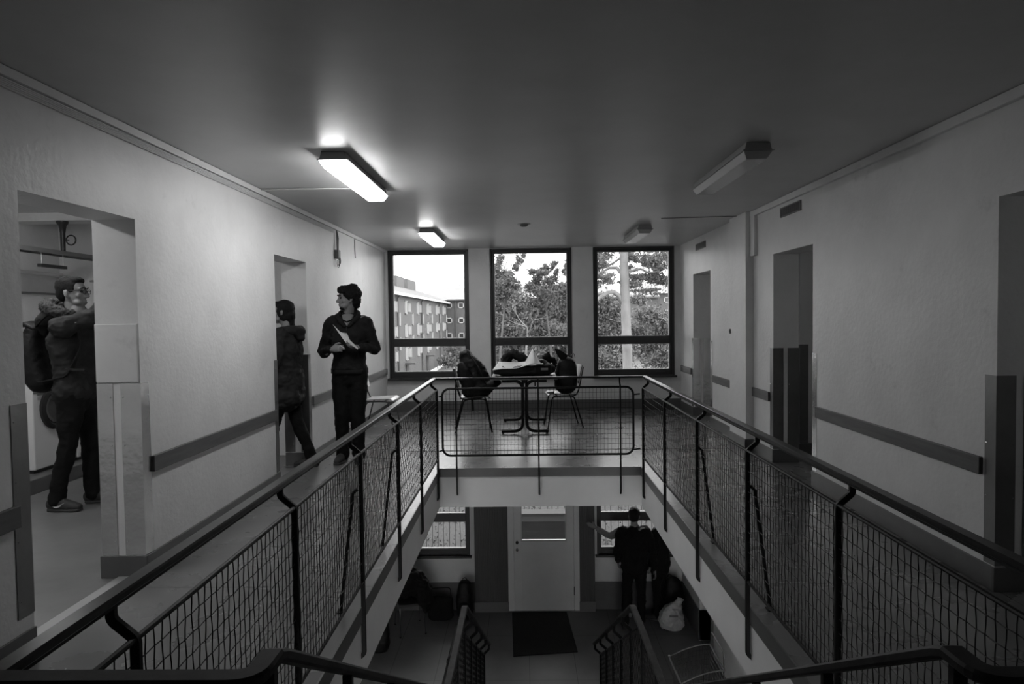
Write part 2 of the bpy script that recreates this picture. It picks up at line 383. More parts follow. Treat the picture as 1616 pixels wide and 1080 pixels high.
# ------------------------------------------------------------------ lower storey
for k, (a, b, c, d) in enumerate(((-2.6, 2.9, -3.05, -.42),)):   # stair window behind the camera, below the landing
    y0, y1 = YB-.12, YB-.06; m_ = (a+b)/2
    struct('window_%d' % (9+3*k), MB().box(a, b, y0, y1, c, c+.07).box(a, b, y0, y1, d-.07, d).box(a, a+.07, y0, y1, c+.07, d-.07).box(b-.07, b, y0, y1, c+.07, d-.07).box(m_-.035, m_+.035, y0, y1, c+.07, d-.07), FRAME)
LW = [(-2.21, -.935), (1.105, 2.40)]
holes = [(a, b, -2.33, -.80) for a, b in LW] + [(-.31, .82, ZL, -.80)]
struct('wall_lower_far', wall_with_holes('y', YF, YF+.28, -6.6, 5.5, ZL, SLAB, holes), WALL)
for i, (a, b) in enumerate(LW): window(i+4, a, b, -2.33, -.80, -1.79, -1.67, YF)
struct('wall_lower_left', MB().box(-3.4, -3.2, YB, YF, ZL, SLAB), WALL)
struct('wall_lower_right', wall_with_holes('x', 2.46, 2.66, YB, YF, ZL, SLAB, [(9.15, 9.75, ZL, -1.1)]), WALL)
struct('floor_lower_storey', MB().box(-6.6, 5.5, YB-.2, YF+.28, ZL-.1, ZL), FLOOR_LOW)
boards('baseboard_lower', [(-3.2, -.86, YF-.012, YF, ZL, ZL+.45), (1.06, 2.46, YF-.012, YF, ZL, ZL+.45), (2.448, 2.46, 9.75, YF, ZL, ZL+.45), (2.448, 2.46, YB, 9.15, ZL, ZL+.14), (2.44, 2.66, 9.75, 9.762, ZL, ZL+.45)])
# ribbed panels beside the door
def ribbed(name, x0, x1):
    y = YF-.09; prof = [(x0, YF), (x0, y)]; n = int((x1-x0)/.026)
    for k in range(n):
        a = x0+(x1-x0)*k/n; w = (x1-x0)/n; prof += [(a+w*.15, y), (a+w*.3, y+.008), (a+w*.7, y+.008), (a+w*.85, y)]
    prof += [(x1, y), (x1, YF)]
    struct(name, MB().prism(prof, ZL+.16, SLAB), RIBBED)
    struct(name.replace('panel', 'plinth'), MB().box(x0-.006, x1+.006, YF-.105, YF, ZL, ZL+.16), mat('plinth_paint', .14, .5) if 'plinth_paint' not in bpy.data.materials else bpy.data.materials['plinth_paint'], bevel=.003)
ribbed('wall_panel_left', -.855, -.322); ribbed('wall_panel_right', .815, 1.058)
# door
dr = tag(thing('door_1', None, None, (.26, YF-.06, ZL)), kind='structure')
mb = MB(); x0, x1, g0, g1 = -.222, .725, -.10, .60; y0, y1 = YF-.085, YF-.04
mb.box(x0, g0, y0, y1, ZL+.01, -.82).box(g1, x1, y0, y1, ZL+.01, -.82).box(g0, g1, y0, y1, ZL+.01, -2.065).box(g0, g1, y0, y1, -1.0, -.82)
build(mb, 'door_leaf', DOORP, dr, bevel=.003)
build(MB().box(-.322, -.23, YF-.09, YF+.05, ZL, -.80).box(.732, .815, YF-.09, YF+.05, ZL, -.80).box(-.23, -.205, YF-.035, YF+.05, ZL, -.80).box(.71, .732, YF-.035, YF+.05, ZL, -.80).box(-.322, .815, YF-.09, YF+.05, -.82, -.78), 'door_frame', DOORP, dr, bevel=.003)
build(MB().box(g0, g1, YF-.066, YF-.062, -2.065, -1.0), 'door_glass', GLASS, dr)
build(MB().box(g0-.012, g1+.012, y0-.01, y0, -2.085, -2.062).box(g0-.012, g0+.004, y0-.01, y0, -2.085, -.98).box(g1-.004, g1+.012, y0-.01, y0, -2.085, -.98), 'glazing_bead', WHITE2, dr)
for z in (-2.10, -2.215):
    build(MB().lathe((-.175, y0, z), [(.024, 0), (.024, -.01), (.014, -.014), (.014, -.035), (.02, -.04)], 'y', 16), 'door_lock', CHROME if z < -2.2 else DARKPL, dr, auto=True)
build(MB().tube([(.728, y0-.012, -2.95), (.728, y0-.012, -2.82)], .009, 8), 'door_hinge', STEEL_D, dr)
build(MB().box(-.322, .815, YF-.1, YF+.1, ZL, ZL+.015), 'door_threshold', STEEL_D, dr)
o = build(MB().prism([(-.225, 9.29), (.678, 9.41), (.60, 10.71), (-.27, 10.69)], ZL, ZL+.014), 'doormat', MATM, bevel=.005)
tag(o, 'dark ribbed doormat lying in front of the downstairs door', 'doormat')
# vertical pipe by the lower right wall
tag(build(MB().tube([(2.425, 8.95, ZL+.001), (2.425, 8.95, SLAB-.001)], .016, 10), 'heating_pipe', STEEL_D, auto=True), 'thin vertical heating pipe against the downstairs right wall', 'pipe')

# ------------------------------------------------------------------ stairs between the storeys
SX0, SX1 = -.47, .78; ZM = -1.47
mb = MB(); n = 9; y = WN
prof = [(y, -.02)]
for k in range(n): prof += [(WN+.277*k, ZM*(k+1)/n), (WN+.277*(k+1), ZM*(k+1)/n)]
yl0 = WN+.277*n; yl1 = 4.85
prof = [(WN, -.02)] + prof[1:] + [(yl1, ZM)]
n2 = 11
low = []
for k in range(n2): low += [(yl1+.264*k, ZM+(ZL-ZM)*(k+1)/n2), (yl1+.264*(k+1), ZM+(ZL-ZM)*(k+1)/n2)]
prof += low[:-1]
under = [(yl1+.264*10-.28, ZL), (yl1-.02, ZM-.2), (yl0-.05, ZM-.2), (WN, -.32)]
poly = prof + under
N = len(poly)
vs = [(SX0, a, b) for a, b in poly] + [(SX1, a, b) for a, b in poly]
mb.add(vs, [tuple(range(N)), tuple(range(N, 2*N))[::-1]] + [(i, i+N, (i+1) % N+N, (i+1) % N) for i in range(N)])
struct('floor_staircase', mb, FLOOR_LOW)

# ------------------------------------------------------------------ railings
def wire_panel(mb, p, q, zf0, zf1, sv=.035, sh=.05, r=.0018, wig=.0013):
    """crimped wire lattice in the vertical plane p->q (xy points); zf0/zf1 give bottom/top height along it"""
    p, q = Vector((p[0],p[1],0)), Vector((q[0],q[1],0)); L = (q-p).length; d = (q-p)/L; nrm = Vector((-d.y, d.x, 0))
    nv = max(2, int(L/sv))
    for i in range(1, nv):
        a = L*i/nv; b0, b1 = zf0(a/L), zf1(a/L); m = max(2, int((b1-b0)/sh)); pts = []
        for k in range(2*m+1):
            z = b0+(b1-b0)*k/(2*m); pts.append(p + d*a + Vector((0,0,z)) + nrm*(wig*(1 if (k//2+i) % 2 else -1) if k % 2 == 0 else 0) + d*(wig*.8*(1 if k % 4 == 1 else -1 if k % 4 == 3 else 0)))
        mb.tube(pts, r, 4, side=d)
    b = (zf0(0), zf1(0)); m = max(2, int((b[1]-b[0])/sh))
    for k in range(1, m):
        f = k/m; pts = []
        for i in range(nv+1):
            t_ = i/nv; z = zf0(t_)+(zf1(t_)-zf0(t_))*f; pts.append(p + d*L*t_ + Vector((0,0,z)) + nrm*(wig*(-1 if (k+i) % 2 else 1)))
        mb.tube(pts, r, 4, side=(0,0,1))
def fillet(pts, r, n=4):
    pts = [Vector(p) for p in pts]; out = [pts[0]]
    for i in range(1, len(pts)-1):
        a, b, c = pts[i-1], pts[i], pts[i+1]; ra = min(r, (a-b).length*.45, (c-b).length*.45)
        p, q = b+(a-b).normalized()*ra, b+(c-b).normalized()*ra
        for k in range(n+1):
            t_ = k/n; out.append((1-t_)**2*p + 2*t_*(1-t_)*b + t_*t_*q)
    return out + [pts[-1]]
def side_railing(x, xt, ys, label):
    sg = 1 if xt > x else -1            # outward direction (towards the walkway)
    root = thing('stairwell_railing', label, 'railing', (x, 3.8, 0), 'railings around the stairwell')
    build(MB().bar([(xt, 1.10, .885), (xt, WF-.02, .885)], .042, .02, side=(1,0,0), ch=.004), 'handrail', RAILTOP, root)
    build(MB().bar([(xt, 1.12, .870), (xt, WF-.02, .870)], .022, .012, side=(1,0,0)), 'handrail_core', BLACK, root)
    for y in ys:
        build(MB().bar(fillet([(xt, y, .868), (xt, y, .838), (x, y, .795), (x, y, -.245), (x+sg*.035, y, -.275)], .012), .018, .022, side=(0,1,0), ch=.003), 'post', BLACK, root, auto=True)
    ends = [WN+.10] + ys
    for z, nm in ((.795, 'top_rail'), (.13, 'bottom_rail')):
        build(MB().tube([(x-sg*.0, ends[0], z), (x, ys[-1], z)], .0075, 8), nm, BLACK, root, auto=True)
    for a, b_ in zip(ends[:-1], ends[1:]):
        if b_-a > .15:
            mb = MB(); wire_panel(mb, (x, a), (x, b_), lambda t_: .13, lambda t_: .795); build(mb, 'wire_mesh', BLACK, root)
    for y in (3.44, 4.46):
        build(MB().tube([(x+sg*.008, y-.02, .62), (x+sg*.03, y-.03, .60), (x+sg*.10, y-.05, .002)], .0085, 8), 'brace', BLACK, root, auto=True)
        build(MB().box(x+sg*.10-.018, x+sg*.10+.018, y-.075, y-.025, .0005, .006), 'brace_foot', BLACK, root)
    return root
side_railing(-.853, -.905, [1.44, 2.46, 3.455, 4.475, 5.465, 6.48], 'black wire-mesh railing on the left side of the stairwell, near the three men and woman')
side_railing(1.108, 1.158, [1.44, 2.435, 3.43, 4.44, 5.475, 6.48], 'black wire-mesh railing on the right side of the stairwell')
tag(bpy.data.objects['stairwell_railing'], 'black wire-mesh railing along the left side of the stairwell')
fr = thing('stairwell_railing', 'short black railing across the far end of the stairwell with a round-cornered mesh panel', 'railing', (.12, WF, 0), 'railings around the stairwell')
yr = WF-.022
build(MB().bar([(-.915, WF+.02, .885), (1.168, WF+.02, .885)], .042, .02, side=(0,1,0), ch=.004), 'handrail', RAILTOP, fr)
for x in (-.69, .117, .917):
    build(MB().bar(fillet([(x, WF+.02, .875), (x, WF+.02, .84), (x, yr, .80), (x, yr, -.235), (x, WF-.001, -.262)], .012), .015, .017, side=(1,0,0), ch=.003), 'post', BLACK, fr, auto=True)
def rrect(x0, x1, z0, z1, r, y, n=5):
    out = []
    for cx, cz, a0 in ((x1-r, z1-r, 0), (x0+r, z1-r, 90), (x0+r, z0+r, 180), (x1-r, z0+r, 270)):
        for k in range(n+1): a = R(a0+90*k/n); out.append((cx+r*math.cos(a), y, cz+r*math.sin(a)))
    return out
build(MB().tube(rrect(-.825, 1.045, .13, .79, .075, yr+.012), .011, 8, closed=True, side=(0,1,0)), 'panel_frame', BLACK, fr, auto=True)
mb = MB(); wire_panel(mb, (-.82, yr+.012), (1.04, yr+.012), lambda t_: .13, lambda t_: .79, wig=.001, r=.0015); build(mb, 'wire_mesh', BLACK, fr)
for x0_, x1_ in ((-.853, -.825), (1.045, 1.108)):
    for z in (.715, .178): build(MB().tube([(x0_, yr-.01, z), (x1_, yr+.01, z+.004)], .007, 8), 'hinge_pin', BLACK, fr)

def stair_railing(xh, xp, xc, label):
    root = thing('stair_railing', label, 'railing', (xp, 4.2, ZM), 'railings beside the stairs')
    sl = .584
    def zh(y):
        if y < 1.19: return .887
        if y < 3.66: return .887-(y-1.19)*.588
        if y < 4.80: return -.565-.013*(y-3.66)
        return -.58-(y-4.80)*sl
    s_ = 1 if xc > xh else -1
    path = fillet([(xc, 1.10, .885), (xh, 1.10, .885), (xh, 1.185, .885)], .075, 6) + [(xh, 1.21, .874)] + fillet([(xh, 1.25, .851), (xh, 3.66, -.565), (xh, 4.80, -.58), (xh, 7.62, -2.225)], .05, 4)
    mbh = MB(); mbh.bar(path, .044, .022, ch=.005); build(mbh, 'handrail', RAILWORN, root)
    ypos = [1.17, 1.68, 2.2, 2.7, 3.2, 3.75, 4.25, 4.76, 5.3, 5.87, 6.44, 7.0, 7.58]
    for y in ypos:
        z = zh(y); zb = (z-.87) if y > 1.3 else 0.0
        zb = max(zb-.05, ZL)
        pl = [(xh, y, z-.012), (xh, y, z-.06), (xp, y, z-.115), (xp, y, zb)] if y > 1.2 else [(xh, y, z-.012), (xh, y, .001)]
        build(MB().bar(fillet(pl, .012), .016, .024, side=(0,1,0)), 'post', BLACK, root, auto=True)
    segs = [(1.24, 3.75), (3.75, 4.76), (4.76, 7.58)]
    for a, b_ in segs:
        za, zb = zh(a)-.12, zh(b_)-.12
        if a < 1.3: za = .78
        for off, nm in ((0, 'top_rail'), (-.62, 'bottom_rail')):
            build(MB().tube([(xp, a, za+off), (xp, b_, zb+off)], .008, 8), nm, BLACK, root)
        mb = MB(); wire_panel(mb, (xp, a), (xp, b_), lambda t_: za+(zb-za)*t_-.62, lambda t_: za+(zb-za)*t_); build(mb, 'wire_mesh', BLACK, root)
    # short return rail on the landing above
    for xq in (xc-s_*.0, xh+s_*.22):
        if abs(xq-xc) > .05: build(MB().bar([(xq, 1.10, .87), (xq, 1.10, 0.0)], .014, .02, side=(1,0,0)), 'post', BLACK, root)
    mb = MB(); lo, hi = sorted((xp+s_*.02, xc-s_*.02)); wire_panel(mb, (lo, 1.10), (hi, 1.10), lambda t_: .13, lambda t_: .78); build(mb, 'wire_mesh', BLACK, root)
    return root
stair_railing(-.458, -.515, -.905, 'black railing descending along the left side of the stairs')
stair_railing(.738, .80, 1.158, 'black railing descending along the right side of the stairs')

# ------------------------------------------------------------------ wall fittings
def bumper(x, y0, y1, label, side):
    d = .022
    a, b = (x, x+d) if side > 0 else (x-d, x)
    o = build(MB().box(a, b, y0, y1, .60, .695), 'bumper_board', WOOD, bevel=.003)
    tag(o, label, 'bumper board', 'wooden bumper boards along the walls')
bumper(XL, YB+.3, 2.89, 'dark wooden bumper board on the left wall, cut off by the left photo edge', 1)
bumper(XL, 3.955, 5.955, 'long dark wooden bumper board between the two left doorways', 1)
bumper(XL, 7.00, 10.78, 'wooden bumper board on the left wall behind the standing man in the dark hoodie', 1)
bumper(XR, 3.70, 5.79, 'longest dark wooden bumper board on the right wall', -1)
bumper(XR, 6.895, 7.385, 'short wooden bumper board between the right column and the middle right doorway', -1)
bumper(XR, 8.0, 8.95, 'wooden bumper board between the right column and the far right doorway', -1)
bumper(XR, 10.12, 10.76, 'short wooden bumper board in the far right corner by the window', -1)

def guard(pts, z0, z1, m, label, group='sheet metal corner guards'):
    """bent sheet-metal angle: polyline in plan, 1.5 mm thick"""
    n = len(pts); vs = []; fs = []
    mb = MB(); P = [Vector((p[0], p[1])) for p in pts]; th = .002
    L = []; Rr = []
    for i, p in enumerate(P):
        ns = []
        if i > 0: d = (P[i]-P[i-1]).normalized(); ns.append(Vector((-d.y, d.x)))
        if i < n-1: d = (P[i+1]-P[i]).normalized(); ns.append(Vector((-d.y, d.x)))
        nn = sum(ns, Vector((0,0))); nn = nn/max(nn.length_squared, 1e-9)*len(ns) if len(ns) == 1 else nn/(1+ns[0].dot(ns[1]))
        L.append(p+nn*th); Rr.append(p)
    rows = 26
    for k in range(rows+1):
        z = z0+(z1-z0)*k/rows
        for i in range(n):
            w = .0012*noise.noise(Vector((P[i].x*9, P[i].y*9, z*5))) if 0 < k < rows else 0
            nn = (L[i]-Rr[i]).normalized()
            vs.append((L[i].x+nn.x*w, L[i].y+nn.y*w, z)); vs.append((Rr[i].x, Rr[i].y, z))
    c = 2*n
    for k in range(rows):
        for i in range(n-1):
            a = k*c+2*i; fs.append((a, a+2, a+2+c, a+c)); fs.append((a+1, a+1+c, a+3+c, a+3))
        a = k*c; fs.append((a, a+c, a+c+1, a+1)); a = k*c+2*(n-1); fs.append((a, a+1, a+1+c, a+c))
    for k in (0, rows):
        for i in range(n-1):
            a = k*c+2*i; fs.append((a, a+1, a+3, a+2))
    mb.add(vs, fs)
    # screw heads along the edges
    o = build(mb, 'corner_guard', m); tag(o, label, 'corner guard', group)
    for k in range(4):
        z = z0+(z1-z0)*(.08+.28*k)
        for a_, b_ in ((0, 1), (n-1, n-2)):
            d = (P[b_]-P[a_]).normalized(); q = (L[a_]) + d*.014
            build(MB().ell((q.x, q.y, z), .004, nu=8, nv=4), 'screw', CHROME, o)
    return o
e = .001; z0g, z1g = H+.005, 1.132
# left doorways (near jamb, far jamb front corner, far jamb back corner)
guard([(XL+e, 2.875), (XL+e, 2.97+e), (XL-.05, 2.97+e)][::-1], z0g+.06, z1g, STEEL_D, 'sheet metal corner guard on the near jamb of the laundry doorway')
guard([(XL-.115, 3.87-e), (XL+e, 3.87-e), (XL+e, 3.955)][::-1], z0g, z1g, STEEL, 'dented shiny corner guard on the front corner of the laundry doorway far jamb')
guard([(XL-.25-e, 3.93), (XL-.25-e, 3.87-e), (XL-.16, 3.87-e)][::-1], z0g, z1g, STEEL, 'dented shiny corner guard on the inner corner of the laundry doorway far jamb')
guard([(XL+e, 5.955), (XL+e, 6.03+e), (XL-.06, 6.03+e)][::-1], z0g, z1g, STEEL_D, 'narrow corner guard on the near jamb of the second left doorway')
guard([(XL-.09, 6.90-e), (XL+e, 6.90-e), (XL+e, 6.975)][::-1], z0g, z1g, STEEL_D, 'corner guard on the front corner of the second left doorway behind the woman')
guard([(XL-.25-e, 6.95), (XL-.25-e, 6.90-e), (XL-.15, 6.90-e)][::-1], z0g, z1g, STEEL_D, 'corner guard on the inner corner of the second left doorway behind the woman')
for (a, b), nm, mm in zip(RD, ('nearest right', 'middle right', 'far right'), (STEEL_D, STEEL_D, STEEL)):
    guard([(XR+.10, b-e), (XR-e, b-e), (XR-e, b+.085)], z0g, z1g+.01, mm, 'sheet metal corner guard on the front corner of the %s doorway far jamb' % nm)
    guard([(XR+.25+e, b+.05), (XR+.25+e, b-e), (XR+.14, b-e)], z0g, z1g+.01, mm, 'sheet metal corner guard on the inner corner of the %s doorway far jamb' % nm)
    guard([(XR-e, a-.085), (XR-e, a+e), (XR+.05, a+e)][::1], z0g, z1g+.01, STEEL, 'sheet metal corner guard on the near jamb of the %s doorway' % nm)
# air vents
def vent(y0, y1, label):
    r_ = thing('air_vent', label, 'air vent', (XR, (y0+y1)/2, 2.40), 'air vents high on the right wall')
    build(MB().box(XR-.012, XR-.0005, y0, y1, 2.395, 2.405).box(XR-.012, XR-.0005, y0, y1, 2.475, 2.485).box(XR-.012, XR-.0005, y0, y0+.01, 2.405, 2.475).box(XR-.012, XR-.0005, y1-.01, y1, 2.405, 2.475), 'vent_frame', BASEB, r_)
    build(MB().box(XR-.003, XR-.0005, y0+.01, y1-.01, 2.405, 2.475), 'vent_backing', DARKPL, r_)
    mb = MB(); n_ = int((y1-y0)/.022)
    for k in range(n_): y = y0+.012+(y1-y0-.024)*(k+.5)/n_; mb.box(XR-.010, XR-.004, y-.006, y+.004, 2.405, 2.475)
    build(mb, 'vent_grille', BASEB, r_)
vent(6.12, 6.6, 'slatted air vent high on the wall above the middle right doorway'); vent(9.32, 9.83, 'slatted air vent high on the wall above the far right doorway')
# junction box with loose cables
jb = thing('junction_box', 'small grey junction box with loops of loose cable high on the left wall', 'junction box', (XL, 8.0, 2.15))
build(MB().box(XL+.0005, XL+.05, 7.96, 8.05, 2.20, 2.30), 'box_body', CABLE, jb, bevel=.006)
for k in range(4):
    y = 7.985+.012*k; build(MB().tube([(XL+.02, y, 2.53), (XL+.02+.006*k, 8.0+.004*k, 2.44), (XL+.03, 7.97+.02*k, 2.36), (XL+.03, 7.975+.018*k, 2.29)], .005, 6), 'cable', CABLE, jb, smooth=True)
for k in range(3):
    c = (XL+.03+.01*k, 8.01, 2.15+.012*k); rr = .055-.008*k
    pts = [(c[0], c[1]+rr*.9*math.cos(a_), c[2]+rr*math.sin(a_)) for a_ in [R(110-20*j) for j in range(17)]]
    build(MB().tube(pts, .0035, 6), 'cable_loop', DARKPL, jb, smooth=True)
tag(build(MB().tube([(XL+.012, 8.88, 2.53), (XL+.012, 8.88, 2.40), (XL+.012, 8.90, 2.28)], .005, 6), 'loose_cable', DARKPL, smooth=True), 'short dark cable hanging from the trunking on the left wall near the window', 'cable')
tag(build(MB().tube([(XL+.03, 5.69, ZC-.006), (-1.34, 5.70, ZC-.006)], .006, 8), 'cable_conduit', WALL, smooth=True), 'thin pale conduit across the ceiling to the nearest lit lamp', 'conduit')
tag(build(MB().tube([(1.55, 7.78, ZC-.004), (2.42, 7.70, ZC-.004)], .004, 6), 'ceiling_cable', CABLE, smooth=True), 'thin dark cable across the ceiling towards the right column', 'cable')
sd = thing('smoke_detector', 'small round smoke detector on the ceiling near the middle window', 'smoke detector', (0, 8.1, ZC))
build(MB().lathe((0, 8.1, ZC), [(.052, -.0005), (.052, -.015), (.03, -.03)], n=20), 'detector_body', CABLE, sd, auto=True)
build(MB().lathe((0, 8.1, ZC), [(.078, -.0003), (.078, -.006)], n=20), 'mounting_ring', UNLIT, sd)

# ------------------------------------------------------------------ ceiling lamps
def lamp(cx, y0, y1, on, label):
    r_ = thing('fluorescent_lamp', label, 'ceiling lamp', (cx, (y0+y1)/2, ZC-.1), 'fluorescent ceiling lamps')
    def trough(w0, w1, z0, z1, e0, m, nm):
        a, b = w0/2, w1/2
        vs = [(cx-a,y0+e0,z0),(cx+a,y0+e0,z0),(cx+a,y1-e0,z0),(cx-a,y1-e0,z0),(cx-b,y0,z1),(cx+b,y0,z1),(cx+b,y1,z1),(cx-b,y1,z1)]
        return build(MB().add(vs, [(0,3,2,1),(4,5,6,7),(0,1,5,4),(1,2,6,5),(2,3,7,6),(3,0,4,7)]), nm, m, r_, bevel=.004)
    trough(.175, .15, ZC-.052, ZC-.001, .0, LAMPHOUSE, 'lamp_housing')
    build(MB().box(cx-.10, cx+.10, y0-.012, y1+.012, ZC-.058, ZC-.052), 'lamp_rim', LAMPHOUSE, r_)
    trough(.13, .185, ZC-.105, ZC-.058, .03, LIT if on else UNLIT, 'lamp_diffuser')
lamp(-1.24, 4.46, 5.80, True, 'long lit fluorescent ceiling lamp, nearest of the two glowing ones')
lamp(-1.19, 8.32, 9.55, True, 'lit fluorescent ceiling lamp near the left window, the farther glowing one')
lamp(1.50, 4.42, 5.76, False, 'unlit fluorescent ceiling lamp on the right, nearest to the camera')
lamp(1.46, 8.30, 9.50, False, 'unlit fluorescent ceiling lamp on the right, near the right window')
lamp(-3.5, 1.9, 3.2, True, 'lit fluorescent lamp on the laundry room ceiling, nearer one')
lamp(-3.9, 4.3, 5.6, True, 'lit fluorescent lamp on the laundry room ceiling, above the person with the backpack')

# ------------------------------------------------------------------ side rooms
struct('wall_laundry_outer', MB().box(-5.35, -5.1, YB, YF, 0, ZC), WALL)
struct('wall_laundry_back', MB().box(-5.1, XL-.25, 7.42, 7.55, 0, ZC), WALL)
struct('wall_laundry_near', MB().box(-5.1, XL-.25, .9, 1.0, 0, ZC), WALL)
struct('wall_right_outer', wall_with_holes('x', 5.0, 5.2, YB, YF, 0, ZC, [(5.6, 6.2, 1.6, 2.1), (2.2, 3.0, 1.5, 2.1)]), WALL)  # holes for two added windows that dimly light the right rooms
struct('window_10', MB().box(5.08, 5.12, 5.6, 6.2, 1.6, 1.66).box(5.08, 5.12, 5.6, 6.2, 2.04, 2.1), FRAME)  # unseen window, added to let a little daylight into the middle right room
struct('window_11', MB().box(5.08, 5.12, 2.2, 3.0, 1.5, 1.56).box(5.08, 5.12, 2.2, 3.0, 2.04, 2.1), FRAME)  # unseen window, added to lift the darkness behind the nearest right doorway
struct('wall_lower_outer', MB().box(5.3, 5.5, YB, YF, ZL, SLAB), WALL)
struct('wall_right_inner', MB().box(2.84, 5.0, 7.12, 7.25, 0, ZC).box(XR+.25, 5.0, 4.5, 4.6, 0, ZC).box(XR+.25, 5.0, .9, 1.0, 0, ZC), WALL)
boards('baseboard_right_inner', [(2.832, 5.0, 7.108, 7.12, 0, .13)])
guard([(2.838, 7.2), (2.838, 7.119), (2.93, 7.119)], z0g, 1.16, STEEL_D, 'dark corner guard on the wall seen through the middle right doorway')
struct('trim_5', MB().box(-5.1, XL-.25, 6.70, 6.95, 2.50, ZC), WALL)      # ceiling beam in the laundry
tag(build(MB().box(-5.1, -4.28, 4.3, 7.42, 0, .13), 'machine_plinth', BASEB, bevel=.006), 'low dark plinth along the laundry wall under the washing machines', 'plinth')
def washer(y0, label):
    x0, x1, y1, z0, z1 = -5.0, -4.42, y0+.56, .13, .98
    r_ = thing('washing_machine', label, 'washing machine', (-4.7, y0+.28, z0), 'washing machines in the laundry')
    build(MB().box(x0, x1, y0, y1, z0+.03, z1), 'cabinet', WHITE, r_, bevel=.01)
    build(MB().box(x0+.03, x1-.03, y0+.02, y1-.02, z0, z0+.03), 'base', DARKPL, r_)
    c = (x1, y0+.28, .70)
    build(MB().lathe(c, [(.20, .0), (.20, .022), (.165, .035), (.150, .02), (.150, .0)], 'x', 32), 'door_ring', DARKPL, r_, auto=True)
    build(MB().lathe(c, [(.152, .012), (.14, .02), (.08, .006), (.01, .0)], 'x', 28), 'door_glass', mat('dark_door_glass', .03, .08) if 'dark_door_glass' not in bpy.data.materials else bpy.data.materials['dark_door_glass'], r_, auto=True)
    build(MB().box(x1+.02, x1+.035, c[1]+.165, c[1]+.195, .66, .74), 'door_handle', CHROME, r_, bevel=.003)
    mb = MB(); a = .10
    vs = [(x1-a, y0+.005, z1), (x1+.005, y0+.005, z1-.115), (x1+.005, y1-.005, z1-.115), (x1-a, y1-.005, z1), (x1-a, y0+.005, z1-.115), (x1-a, y1-.005, z1-.115)]
    mb.add(vs, [(0,3,2,1), (0,1,4), (3,5,2), (1,2,5,4), (0,4,5,3)]); mb2 = MB().box(x1-.002, x1+.004, y0+.008, y1-.008, z1-.13, z1-.02)
    build(mb2, 'control_panel', STEEL_D, r_)
    build(MB().lathe((x1+.004, y0+.42, z1-.075), [(.028, 0), (.026, .02)], 'x', 20), 'control_knob', DARKPL, r_, auto=True)
    build(MB().box(x1+.003, x1+.007, y0+.12, y0+.32, z1-.10, z1-.05), 'display', DARKPL, r_)
    lb = MB().box(x1, x1+.002, y0+.06, y0+.20, .83, .85)
    for k in range(3): lb.box(x1, x1+.002, y0+.06, y0+.18-.03*k, .815-.012*k, .819-.012*k)
    build(lb, 'instruction_label', CABLE, r_)
    return r_
washer(6.01, 'white front-loading washing machine behind the man with the backpack, nearer one')
washer(6.60, 'white washing machine partly hidden behind the doorway jamb, farther one')
tag(build(MB().box(-5.1, -5.0, 4.3, 7.4, .95, 1.02), 'wall_shelf', WHITE2, bevel=.004), 'narrow pale shelf along the laundry wall above the machines', 'shelf')
tag(build(MB().tube([(-5.06, 3.0, 2.01), (-5.06, 7.40, 2.01)], .02, 10), 'white_pipe', WHITE, auto=True), 'white pipe running along the laundry wall above the man with glasses', 'pipe')
tag(build(MB().tube([(-5.08, 3.0, 1.80), (-5.08, 7.40, 1.80)], .012, 10), 'grey_pipe', CABLE, auto=True), 'thin grey pipe below the white one on the laundry wall', 'pipe')
tr = thing('cable_tray', 'dark cable tray hanging from the laundry ceiling above the man with glasses', 'cable tray', (-4.57, 6.7, 2.16))
build(MB().box(-4.65, -4.64, 2.5, 7.40, 2.15, 2.19).box(-4.50, -4.49, 2.5, 7.40, 2.15, 2.19), 'tray_rails', CABLE, tr)
mb = MB()
for k in range(20): mb.box(-4.64, -4.50, 2.6+.25*k, 2.62+.25*k, 2.152, 2.16)
build(mb, 'tray_rungs', CABLE, tr)
for k, x in enumerate((-4.61, -4.575, -4.54)): build(MB().tube([(x+.006*math.sin(j*1.3+k), 2.5+.49*j, 2.172+.004*(j % 2)) for j in range(11)], .011, 8), 'cable', (DARKPL, CABLE, DARKPL)[k], tr, smooth=True)
build(MB().lathe((-4.575, 6.72, 2.5), [(.055, -.003), (.055, -.02), (.035, -.05), (.024, -.12), (.022, -.33)], n=16), 'hanger', DARKPL, tr, auto=True)
cc = (-4.50, 6.73, 2.31)
tag(build(MB().tube([(cc[0]+.048*math.cos(R(a)), cc[1], cc[2]+.048*math.sin(R(a))) for a in range(0, 360, 20)], .007, 8, closed=True), 'hanging_ring', DARKPL, smooth=True), 'dark ring beside the cable tray hanger in the laundry', 'ring')
build(MB().tube([(-4.52, 6.73, 2.31), (-4.56, 6.73, 2.31)], .006, 6), 'ring_bracket', DARKPL, bpy.data.objects['hanging_ring'])
hb = thing('hanging_bracket', 'small dark bar hanging on two thin wires under the cable tray', 'bracket', (-4.52, 6.45, 2.02))
build(MB().box(-4.54, -4.50, 6.30, 6.66, 2.015, 2.045), 'bar', DARKPL, hb)
for y in (6.33, 6.63): build(MB().tube([(-4.52, y, 2.045), (-4.52, y, 2.155)], .003, 6), 'wire', WHITE, hb)
tag(build(MB().tube(fillet([(-4.15, 7.38, 2.44), (-4.15, 7.38, 1.98), (-4.35, 7.38, 1.95)], .05), .01, 8), 'water_pipe', CABLE, smooth=True), 'thin bent pipe on the back wall of the laundry', 'pipe')
tag(build(MB().tube([(-4.75, 7.395, 1.94), (-3.6, 7.395, 1.94)], .012, 8), 'pipe_rail', WHITE2, smooth=True), 'pale horizontal pipe on the back wall of the laundry', 'pipe')
lamp(-4.75, 8.0, 9.2, True, 'lit fluorescent lamp in the room behind the second left doorway')
